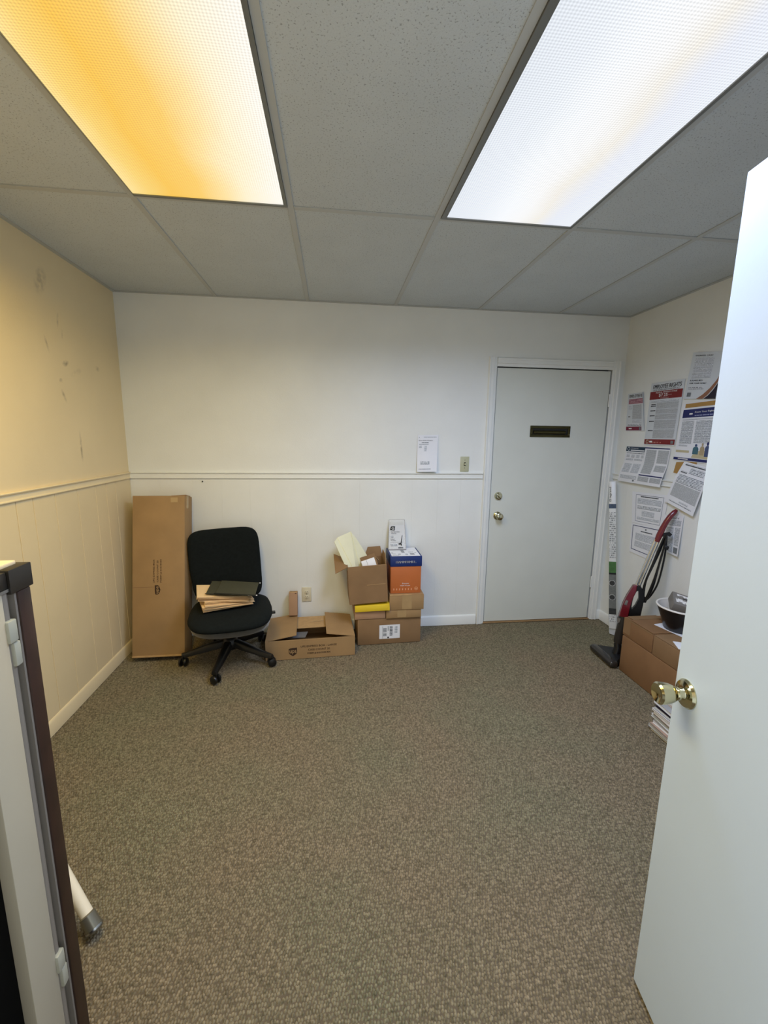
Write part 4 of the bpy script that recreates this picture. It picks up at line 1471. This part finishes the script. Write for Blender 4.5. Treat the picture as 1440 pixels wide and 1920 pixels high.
t, fc = paper('leaflet', 'narrow white printed leaflet beside the vacuum handle', 'leaflet', [(2.600, 1.000), (2.438, 1.022), (2.425, .755), (2.550, .755)], 'paper_white',
              bend=lambda s, t: .004 + .02 * s * t)
fc.text('EMPLOY', .25, .05, .80, .09, 'print_black', t, bold=0.0052)
fc.block('print_block', .12, .12, .92, .26, 'fine_print', t)
fc.block('print_block', .10, .30, .55, .95, 'fine_print', t)
fc.block('print_block', .62, .30, .92, .75, 'fine_print', t)
fc.block('grey_square', .62, .80, .92, .95, 'grey_square', t)

# ============================================================ RACEWAY PACK IN THE RIGHT CORNER
t = thing('raceway_pack', 'long thin white packet with green and grey print standing in the corner', 'packet', (2.156, 2.86, 0))
b0, b1 = V((2.154, 2.862, .001)), V((2.176, 3.085, 1.190))
ax = (b1 - b0).normalized()
sd = V((.78, -.62, 0))
sd = (sd - ax * sd.dot(ax)).normalized()
nn = sd.cross(ax).normalized()             # faces the room
if nn.y > 0:
    nn = -nn
MT = Matrix(((sd.x, ax.x, nn.x, b0.x), (sd.y, ax.y, nn.y, b0.y), (sd.z, ax.z, nn.z, b0.z), (0, 0, 0, 1)))
ln = (b1 - b0).length
hw = .029
part('tube', MB().box((-hw + .004, .05, -.016), (hw - .004, ln - .01, .016), MT, bev=.006, seg=3), 'pack_white', t)
part('bag_end', MB().hexa([P3(MT, -hw * .8, 0.012, -.006), P3(MT, hw * .7, 0, -.006), P3(MT, hw * .7, 0, .006), P3(MT, -hw * .8, 0.012, .006),
                           P3(MT, -hw, .16, -.017), P3(MT, hw, .16, -.017), P3(MT, hw, .16, .017), P3(MT, -hw, .16, .017)]), 'clear_wrap', t)
fc = Face(P3(MT, -hw + .004, ln - .01, .0165), P3(MT, hw - .004, ln - .01, .0165), P3(MT, hw - .004, .05, .0165), P3(MT, -hw + .004, .05, .0165))
fc.text('legrand', .05, .04, .40, .115, 'print_black', t, bold=0.0070, turn=1)
border(fc, t, .08, .122, .32, .138, .06, 'print_black')
fc.block('picture_strip', .0, .155, 1.0, .185, 'pack_blue', t)
fc.block('print_block', .05, .21, .95, .52, 'pack_print', t)
fc.block('picture_strip', .0, .545, 1.0, .62, 'pack_green', t)
fc.block('picture_strip', .0, .62, 1.0, .632, 'print_black', t)
g = fc.block('picture_strip', .0, .632, 1.0, .86, 'pack_grey', t)
for tt_ in (.69, .785):
    pc = fc.at(.46, tt_, .0016)
    pm = MT.copy()
    pm.translation = pc
    cc_ = part('picture_disc', MB().lathe([(.021, 0), (.021, .0004), (0, .0004)], pm, 24), 'pack_dark', g)
    part('disc_rim', MB().lathe([(.0215, .0003), (.0215, .0008), (.0195, .0008), (.0195, .0003)], pm, 24, cap=False), 'pack_white', cc_)
fc.block('picture_strip', .0, .86, 1.0, .90, 'pack_dark', t)
fc.block('print_block', .05, .905, .95, .95, 'pack_print', t)

# ============================================================ STICK VACUUM
va = thing('stick_vacuum', 'black and maroon stick vacuum leaning on the right wall', 'vacuum', (1.93, 2.53, 0))
a_ = V((.2518, -.0225, .9675))
e_ = V((.8127, -.5379, -.2241))
n_ = V((.52546, .84272, -.11714))
VM = Matrix(((e_.x, a_.x, -n_.x, 2.0), (e_.y, a_.y, -n_.y, 2.53), (e_.z, a_.z, -n_.z, .4), (0, 0, 0, 1)))   # x = e, y = axis, z towards the camera


def vp(x, y, z=0):
    return VM @ V((x, y, z))


gp = [(.019, .455), (.020, .50), (.023, .55), (.029, .598), (.039, .640), (.052, .672), (.060, .690)]
part('handle_grip', MB().tube([vp(*p) for p in gp], [.016, .0185, .0175, .0165, .0165, .0155, .009], 14), 'vac_red', va, label='glossy maroon curved grip')
part('wand', MB().tube([vp(.008, .468), vp(.000, .115)], .0085, 14), 'chrome', va)
part('wand', MB().tube([vp(.026, .470), vp(.018, .125)], .0085, 14), 'chrome', va)
part('body', MB().prism([(-.034, -.10), (-.037, -.02), (-.032, .05), (-.018, .132), (.004, .143), (.008, .10), (.004, .04), (.008, -.02), (.024, -.10)], -.030, .030, VM, bev=.006), 'vac_red', va)
outer = [(.002, .128), (.020, .146), (.040, .126), (.066, .080), (.076, .02), (.084, -.045), (.080, -.10), (.020, -.10), (.004, -.02), (.000, .05)]
inner = [(.012, .098), (.019, .108), (.026, .098), (.040, .056), (.036, .005), (.028, -.022), (.022, -.024), (.016, -.008), (.010, .030), (.008, .06)]
mb = MB()
fo, fi_ = [], []
for z in (-.022, .022):
    fo.append([mb.bm.verts.new(vp(x, y, z)) for x, y in outer])
    fi_.append([mb.bm.verts.new(vp(x, y, z)) for x, y in inner])
k = len(outer)
for lay in (0, 1):
    for j in range(k):
        mb.bm.faces.new([fo[lay][j], fo[lay][(j + 1) % k], fi_[lay][(j + 1) % k], fi_[lay][j]])
for j in range(k):
    mb.bm.faces.new([fo[0][j], fo[0][(j + 1) % k], fo[1][(j + 1) % k], fo[1][j]])
    mb.bm.faces.new([fi_[0][j], fi_[0][(j + 1) % k], fi_[1][(j + 1) % k], fi_[1][j]])
part('loop_handle', mb, 'vac_black', va)
part('badge', MB().box((-.030, -.012, .0295), (-.014, .022, .033), VM, bev=.002), 'vac_grey', va)
part('latch', MB().lathe([(.006, .022), (.006, .027), (0, .028)], VM @ Matrix.Translation((.060, -.066, 0)), 12), 'vac_grey', va)
part('collar', MB().tube([vp(-.012, -.112), vp(-.006, -.145)], [.026, .022], 18), 'vac_grey', va)
part('dust_tube', MB().tube([vp(-.006, -.095), vp(.004, -.14), vp(.016, -.25), vp(.020, -.285)], [.030, .029, .029, .026], 18), 'vac_smoke', va)
pb = vp(.020, -.285)
part('swivel', MB().tube([pb, V((1.945, 2.515, .085)), V((1.935, 2.515, .045))], [.022, .026, .030], 14), 'vac_black', va)
# floor head: rounded bar with a tapering hood
HM = Matrix.Translation((1.872, 2.530, 0)) @ Matrix.Rotation(R(-3), 4, 'Z')
mb = MB()
mb.box((-.048, -.132, .004), (.008, .132, .050), HM, bev=.018, seg=4)
hd = part('floor_head', mb, 'vac_smoke', va)
part('head_hood', MB().hexa([P3(HM, .0, -.118, .006), P3(HM, .105, -.06, .006), P3(HM, .105, .06, .006), P3(HM, .0, .118, .006),
                             P3(HM, .0, -.118, .044), P3(HM, .09, -.045, .060), P3(HM, .09, .045, .060), P3(HM, .0, .118, .044)]), 'vac_black', hd)
part('head_shine', MB().box((-.046, -.128, .024), (-.036, .128, .040), HM, bev=.004), 'steel', hd)
# cord hooks and cord
part('cord_hook', MB().prism([(.030, .492), (.058, .515), (.078, .512), (.084, .530), (.066, .540), (.030, .520)], -.010, .010, VM), 'vac_black', va)
part('cord_hook', MB().prism([(.060, .082), (.088, .076), (.088, .046), (.072, .040), (.062, .060)], -.010, .010, VM), 'vac_black', va)
for (z, pts) in [(.006, [(.055, .515), (.070, .42), (.080, .30), (.092, .17), (.088, .09), (.078, .055)]),
                 (-.004, [(.060, .512), (.082, .43), (.101, .318), (.112, .19), (.100, .10), (.080, .052)]),
                 (.012, [(.048, .515), (.044, .42), (.042, .30), (.040, .17), (.052, .09), (.074, .056)]),
                 (.000, [(.050, .512), (.056, .42), (.050, .30), (.044, .19), (.058, .10), (.076, .056)]),
                 (.014, [(.056, .510), (.066, .44), (.072, .36), (.080, .24), (.080, .12), (.076, .058)])]:
    sm = []
    q = [pts[0]] + pts + [pts[-1]]
    for i in range(1, len(q) - 2):
        for u in (0, .2, .4, .6, .8):
            sm.append(tuple(.5 * (2 * q[i][d] + (q[i + 1][d] - q[i - 1][d]) * u + (2 * q[i - 1][d] - 5 * q[i][d] + 4 * q[i + 1][d] - q[i + 2][d]) * u * u
                                  + (3 * q[i][d] - q[i - 1][d] - 3 * q[i + 1][d] + q[i + 2][d]) * u ** 3) for d in (0, 1)))
    sm.append(pts[-1])
    part('cord', MB().tube([vp(x, y, z) for x, y in sm], .0058, 8), 'vac_black', va)
part('plug', MB().box((.070, .425, -.004), (.094, .450, .018), VM, bev=.004), 'vac_black', va)

# ============================================================ BOXES ALONG THE RIGHT WALL
t = closed_carton('large_carton', 'large plain brown carton on the floor along the right wall', 1.876, XR - .016, 1.885, 2.398, 0, .245, 'cardboard_red', 'cartons along the right wall', flaps=False)
t = closed_carton('taped_carton', 'reddish brown carton with overlapping taped flaps nearest the vacuum', 1.880, XR - .016, 2.150, 2.405, .2455, .366, 'cardboard_red', 'cartons along the right wall', flaps=False)
part('flap', MB().box((1.882, 2.152, .3655), (2.07, 2.345, .3685), bev=.001, seg=1), 'cardboard_red', t)
part('flap', MB().box((1.90, 2.349, .3655), (2.10, 2.403, .3680), bev=.001, seg=1), 'cardboard_dark', t)
part('corner_tape', MB().box((1.8795, 2.340, .262), (1.8806, 2.404, .362)), 'cardboard_dark', t, smooth=0)
part('tab', MB().prism([(0, -.085), (.06, -.085), (.085, -.06), (.085, .06), (.06, .085), (0, .085)], 0, .003, Matrix.Translation((2.072, 2.245, .3655))), 'cardboard_red', t)
fc = Face((1.8795, 2.405, .366), (1.8795, 2.15, .366), (1.8795, 2.15, .2455), (1.8795, 2.405, .2455))
fc.block('tape', .02, .0, .98, .10, 'cardboard_dark', t, h=.0006)
t = closed_carton('plain_carton', 'plain brown carton on top, nearest the open white door', 1.878, XR - .016, 1.900, 2.142, .2455, .364, 'cardboard_dark', 'cartons along the right wall', flaps=False)
part('flap', MB().box((1.880, 1.902, .3635), (2.05, 2.14, .3660), bev=.001, seg=1), 'cardboard_dark', t)
part('flap', MB().box((2.053, 1.902, .3635), (2.226, 2.14, .3660), bev=.001, seg=1), 'cardboard_dark', t)

# sheets under and before the bowl
o = part('paper_sheet', MB().box((2.000, 2.055, .3690), (2.2, 2.29, .3712), Matrix.Translation((2.1, 2.17, 0)) @ Matrix.Rotation(R(12), 4, 'Z') @ Matrix.Translation((-2.1, -2.17, 0))), 'paper_white')
tag(o, 'white paper sheet lying under the black bowl', 'paper')
o = part('paper_sheet', MB().box((1.895, 1.935, .3665), (2.03, 2.03, .3690), Matrix.Translation((1.96, 1.98, 0)) @ Matrix.Rotation(R(-24), 4, 'Z') @ Matrix.Translation((-1.96, -1.98, 0))), 'paper_white')
tag(o, 'white scrap of paper on the plain carton by the door edge', 'paper')

t = thing('bowl', 'black bowl with white rim and lining on the cartons', 'bowl', (2.085, 2.190, .3715))
Mb = Matrix.Translation((2.085, 2.190, .3715))
part('outer_shell', MB().lathe([(0, 0), (.082, 0), (.086, .002), (.104, .06), (.126, .118), (.134, .140), (.136, .142)], Mb, 40, cap=False), 'bowl_black', t, smooth=60)
part('inner_lining', MB().lathe([(0, .008), (.078, .010), (.098, .062), (.120, .118), (.128, .141)], Mb, 40, cap=False), 'bowl_white', t, smooth=60)
part('rim', MB().lathe([(.127, .139), (.1275, .146), (.133, .149), (.1385, .146), (.138, .140)], Mb, 40, cap=False), 'bowl_white', t, smooth=80)
# package resting in the bowl
MP = Matrix.Translation((2.098, 2.185, .520)) @ Matrix.Rotation(R(-30), 4, 'Z') @ Matrix.Rotation(R(14), 4, 'Y') @ Matrix.Rotation(R(16), 4, 'X')
t = thing('boxed_item', 'grey carton with white printed labels lying in the black bowl', 'package', (2.085, 2.185, .45))
part('body', MB().box((-.080, -.066, -.030), (.080, .066, .034), MP, bev=.006), 'vac_grey', t)
fc = Face(P3(MP, -.070, .058, .034), P3(MP, .070, .058, .034), P3(MP, .070, -.058, .034), P3(MP, -.070, -.058, .034))
fc.block('label_panel', .02, .52, .98, .88, 'carton_print', t)
fc.block('label_panel', .10, .10, .98, .28, 'carton_print', t)
fc.block('label_mark', .30, .36, .52, .44, 'print_black', t)
for k, (x, y, z, r_s) in enumerate([(2.012, 2.215, .470, .021), (2.030, 2.165, .462, .018), (2.020, 2.245, .478, .017)]):
    o = part('stone', MB().lathe([(0, -r_s * .8), (r_s * .7, -r_s * .6), (r_s, 0), (r_s * .75, r_s * .55), (0, r_s * .75)], Matrix.Translation((x, y, z)), 14), 'pebble', smooth=80)
    tag(o, 'pale beige lump in the bowl beside the grey carton', 'stone', 'pale lumps in the bowl')

# pile of booklets on the floor
zc = .0005
for k in range(15):
    th = random.choice([.009, .011, .013, .016])
    x0 = 1.648 + random.uniform(-.012, .014) + (.03 if k > 11 else 0) + k * .0018
    y1 = 1.832 + random.uniform(-.012, .010)
    ang = R(random.uniform(-3, 3))
    c = V((x0 + .105, y1 - .140, zc))
    t = thing('booklet', ['lowest booklet of the low floor pile, touching the carpet', 'pale paper booklet in the low pile beside the open door', 'topmost booklet of the low floor pile'][0 if k == 0 else 2 if k == 14 else 1], 'booklet', c, 'booklets piled on the carpet')
    M = Matrix.Translation(c) @ Matrix.Rotation(ang, 4, 'Z')
    part('pages', MB().box((-.104, -.139, .0006), (.105, .140, th - .0006), M), ['booklet', 'paper_grey', 'booklet_grey', 'paper_white'][k % 4], t, smooth=0)
    cm_ = ['paper_white', 'booklet_grey', 'booklet_tan', 'booklet', 'poster_black'][k % 5]
    part('cover', MB().box((-.106, -.141, th - .0006), (.106, .141, th), M), cm_, t, smooth=0)
    part('cover', MB().box((-.106, -.141, 0), (.106, .141, .0006), M), cm_, t, smooth=0)
    zc += th + .0003

# ============================================================ CABINET AT THE LEFT EDGE
t = thing('cabinet', 'open cabinet with dark brown edges and beige hinged stile beside the doorway', 'cabinet', (-.90, .47, 0))
X1 = -.605
y0c, y1c = .03, .895
cw = -1.26
part('back_panel', MB().box((cw, y0c, .02), (cw + .02, y1c - .03, 1.19)), 'cabinet_brown', t)
part('side_panel', MB().box((cw, y0c, .0), (X1 - .03, y0c + .02, 1.19)), 'cabinet_brown', t)
part('side_panel', MB().box((cw, y1c - .028, .0), (X1 - .030, y1c - .004, 1.19)), 'cabinet_brown', t)
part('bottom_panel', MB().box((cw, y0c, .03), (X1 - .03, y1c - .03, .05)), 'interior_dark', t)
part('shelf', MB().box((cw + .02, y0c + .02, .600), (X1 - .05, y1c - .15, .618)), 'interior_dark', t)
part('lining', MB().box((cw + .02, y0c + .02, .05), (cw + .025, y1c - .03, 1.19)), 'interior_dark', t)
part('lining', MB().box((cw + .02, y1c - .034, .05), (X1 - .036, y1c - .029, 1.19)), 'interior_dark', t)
part('post', MB().box((X1 - .030, .860, .0), (X1, y1c, 1.192), bev=.003), 'cabinet_brown', t)
part('post_edge', MB().box((X1 - .028, y1c, .0), (X1 - .006, y1c + .003, 1.195)), 'vac_grey', t)
part('channel', MB().box((X1 - .030, .824, .0), (X1 - .016, .8595, 1.205)), 'cabinet_grey', t)
part('channel_bead', MB().tube([(X1 - .012, .833, .0), (X1 - .012, .833, 1.20)], .009, 12), 'cabinet_grey', t)
part('channel_lip', MB().box((X1 - .016, .8545, .0), (X1 - .004, .8597, 1.195)), 'cabinet_grey', t)
part('stile', MB().box((X1 - .026, .752, .0), (X1 - .002, .8235, 1.205), bev=.002), 'cabinet_panel', t, label='beige hinge stile')
for zt in (1.146, .372):
    h = part('hinge', MB().box((X1 - .014, .820, zt - .044), (X1 + .004, .842, zt), bev=.003), 'hinge_paint', t)
    part('hinge_leaf', MB().box((X1 - .014, .829, zt - .094), (X1 + .003, .846, zt - .046), bev=.003), 'hinge_paint', h)
part('top_rail', MB().box((X1 - .03, y0c, 1.206), (X1 - .001, .8385, 1.238), bev=.002), 'cabinet_black', t)
part('top_rail', MB().box((cw, y1c - .03, 1.206), (X1 - .055, y1c, 1.238), bev=.002), 'cabinet_brown', t)
part('rail_edge', MB().box((X1 - .026, y0c, 1.200), (X1 + .0005, .8385, 1.206)), 'steel', t)
part('corner_cap', MB().prism([(X1 + .003, .839), (X1 + .003, .899), (X1 - .055, .899), (X1 - .055, .868), (X1 - .032, .868), (X1 - .032, .839)], 1.193, 1.2405, bev=.002), 'cabinet_black', t)
part('worktop', MB().box((cw, y0c, 1.2385), (X1 - .016, .888, 1.2475), bev=.002), 'cabinet_top', t)
o = part('storage_box', MB().box((-1.15, .30, .6185), (X1 - .06, .722, .690), bev=.006), 'grey_box')
tag(o, 'grey box on the dark shelf inside the open cabinet', 'box')
# white tube with grey end behind the cabinet
t = thing('white_tube', 'white enamel tube with grey end cap slanting to the carpet behind the cabinet', 'tube', (-.75, 1.16, 0))
q0, q1 = V((-.722, 1.140, .024)), V((-.985, 1.295, .36))
dq = (q1 - q0).normalized()
part('shaft', MB().tube([q0 + dq * .045, q1], .0175, 18), 'white_enamel', t)
part('end_cap', MB().tube([q0 - dq * .004, q0, q0 + dq * .047, q0 + dq * .050], [.019, .0225, .0215, .018], 18), 'ferrule', t)
part('ring', MB().tube([q0 + dq * .002, q0 + dq * .007], [.0245, .0245], 18), 'steel', t)
